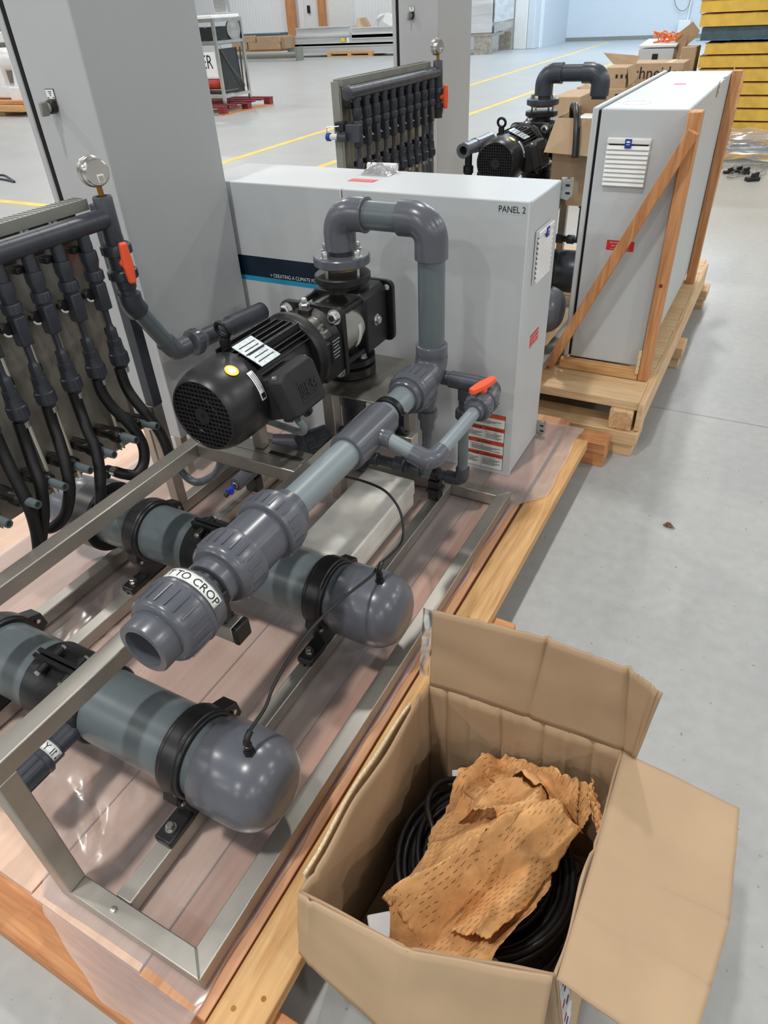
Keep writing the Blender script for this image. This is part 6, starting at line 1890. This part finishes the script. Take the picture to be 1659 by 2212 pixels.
MB().tube(spline([(f1.x, f1.y + 0.1, zs - 0.05), (mid.x, mid.y - 0.1, 0.75), (mid.x + 0.05, mid.y + 0.2, 0.42), (f2.x, f2.y - 0.2, 0.34)]), 0.006, 6).build('green_wire', 'leaf', ct)
MB().box(mid.x - 0.4, mid.x - 0.1, mid.y + 0.2, mid.y + 0.3, zt1 + 0.06, zt1 + 0.42).build('top_valve_block', 'zinc', ct, bevel=0.02)

# white machine on its timber pallet at the left edge
m0 = at(0, 212, 'y', 10.8)
wm = thing('white_machine', 'white painted machine frame on a timber pallet at the left edge', 'machine', (-14.9, 10.9, 0.35))
X1 = at(56, 190, 'y', 10.8).x
z = lambda px, py: at(px, py, 'y', 10.8).z
MB().box(X1 - 4.0, X1, 10.8, 10.95, z(30, 212), z(30, 186)).build('base_beam', 'white_paint', wm, bevel=0.02)
MB().box(X1 - 4.0, X1 - 0.12, 10.8, 10.95, z(5, 92), z(5, 68)).build('top_beam', 'white_paint', wm, bevel=0.02)
MB().beam((at(44, 190, 'y', 10.85)), (at(8, -30, 'y', 10.85)), 0.14, 0.14, (0, 1, 0)).build('slanted_post', 'white_paint', wm)
MB().box(X1 - 0.42, X1 - 0.02, 10.7, 10.8, z(45, 216), z(45, 188)).build('foot_plate', 'white_paint', wm, bevel=0.01)
MB().box(X1 - 4.0, X1 - 0.6, 11.4, 11.5, z(5, 186), z(5, 92)).build('guard_sheet', 'steel_sheet', wm, smooth=0)
MB().box(X1 - 1.05, X1 - 0.85, 11.0, 11.1, z(10, 190), z(10, 92)).build('inner_post', 'white_paint', wm, smooth=0)
MB().cyl((X1 - 0.9, 11.2, z(20, 130)), (X1 - 0.35, 11.2, z(20, 130)), 0.2, n=18).build('roller', 'white_paint', wm)
lp_ = thing('wooden_pallet', 'low timber pallet under the white machine at the left edge', 'pallet', (-14.9, 10.9, 0))
zd = z(30, 214) - 0.005
MB().box(X1 - 4.0, X1 + 0.1, 10.55, 11.9, zd - 0.07, zd).build('deck', 'fir_x', lp_, bevel=0.01)
MB().box(X1 - 4.0, X1 + 0.1, 10.5, 10.62, zd - 0.19, zd - 0.072).build('runner', 'amber_x', lp_, bevel=0.01)
for xx_ in (X1 - 0.9, X1 - 2.4, X1 - 3.9):
    MB().box(xx_, xx_ + 0.2, 10.64, 11.8, 0, zd - 0.074).build('block', 'pine_y', lp_, bevel=0.01)
MB().box(X1 - 3.9, X1 + 0.05, 11.7, 11.82, 0, zd - 0.074).build('block', 'pine_x', lp_, bevel=0.01)
# blue-tipped cable end on the floor at the left edge
q0 = [at(px, py, 'z', 0.0) + V(0, 0, 0.012) for px, py in ((-8, 380), (10, 381), (22, 388), (32, 395), (20, 392), (4, 389), (-8, 388))]
tag(MB().tube(spline(q0), 0.012, 8).build('floor_cable', 'navy', None, org=q0[0]), 'dark blue cable end lying on the floor at the left edge', 'cable')
MBq = at(34, 395, 'z', 0)

# steel cabinet on legs by the bay entrance, and the white jamb beside it
x0, x1, zb, zt = face(1015, 70, 1062, 100, 25.4)
sc2 = thing('steel_cabinet', 'stainless cabinet on legs beside the bay entrance, right of the distant cabinet', 'cabinet', (x0, 25.6, 0))
xa_ = at(1061, 118, 'z', 0)
MB().box(x0 - 0.6, xa_.x - 0.05, xa_.y, xa_.y + 1.2, at(1040, 72, 'y', xa_.y).z, 5.0).build('cabinet_body', 'alu', sc2, bevel=0.02)
MB().box(x0 - 0.6, xa_.x, xa_.y - 0.03, xa_.y + 1.2, at(1040, 79, 'y', xa_.y).z, at(1040, 72, 'y', xa_.y).z - 0.005).build('skirt', 'steel_sheet', sc2)
MB().box(xa_.x - 0.62, xa_.x - 0.02, xa_.y - 0.02, xa_.y + 0.15, 0, at(1040, 79, 'y', xa_.y).z - 0.005).build('cabinet_leg', 'slat_steel', sc2)
yb2 = xa_.y + 1.25
xr_ = at(1106, 100, 'y', yb2 + 1.0).x
MB().prism([(xa_.x + 0.03, xa_.y + 0.1, at(1075, 68, 'y', yb2).z), (xr_, yb2 + 1.0, at(1100, 60, 'y', yb2).z), (xr_, yb2 + 1.0, at(1100, 46, 'y', yb2).z), (xa_.x + 0.03, xa_.y + 0.1, at(1075, 52, 'y', yb2).z)], (-0.05, 0.05, 0)).build('drawer_front', 'bright_steel', sc2, smooth=0)
MB().prism([(xa_.x + 0.03, xa_.y + 0.1, at(1075, 46, 'y', yb2).z), (xr_, yb2 + 1.0, at(1100, 42, 'y', yb2).z), (xr_, yb2 + 1.0, 5.0), (xa_.x + 0.03, xa_.y + 0.1, 5.0)], (-0.05, 0.05, 0)).build('side_panel', 'alu', sc2, smooth=0)
MB().box(xr_ - 0.45, xr_, yb2 + 0.85, yb2 + 1.0, 0, at(1100, 70, 'y', yb2).z).build('cabinet_leg', 'slat_steel', sc2)
ja = at(1108, 107, 'z', 0); jb = at(1140, 107, 'z', 0)
jm = MB().box(ja.x, jb.x - 0.15, ja.y, ja.y + 0.25, 0, 9).build('trim_2', 'white_plastic', smooth=0, bevel=0.02); struct(jm)
jm = MB().box(jb.x - 0.14, jb.x + 0.12, ja.y + 0.02, ja.y + 3.5, 0, 9).build('trim_3', 'wall_blue', smooth=0, bevel=0.02); struct(jm)
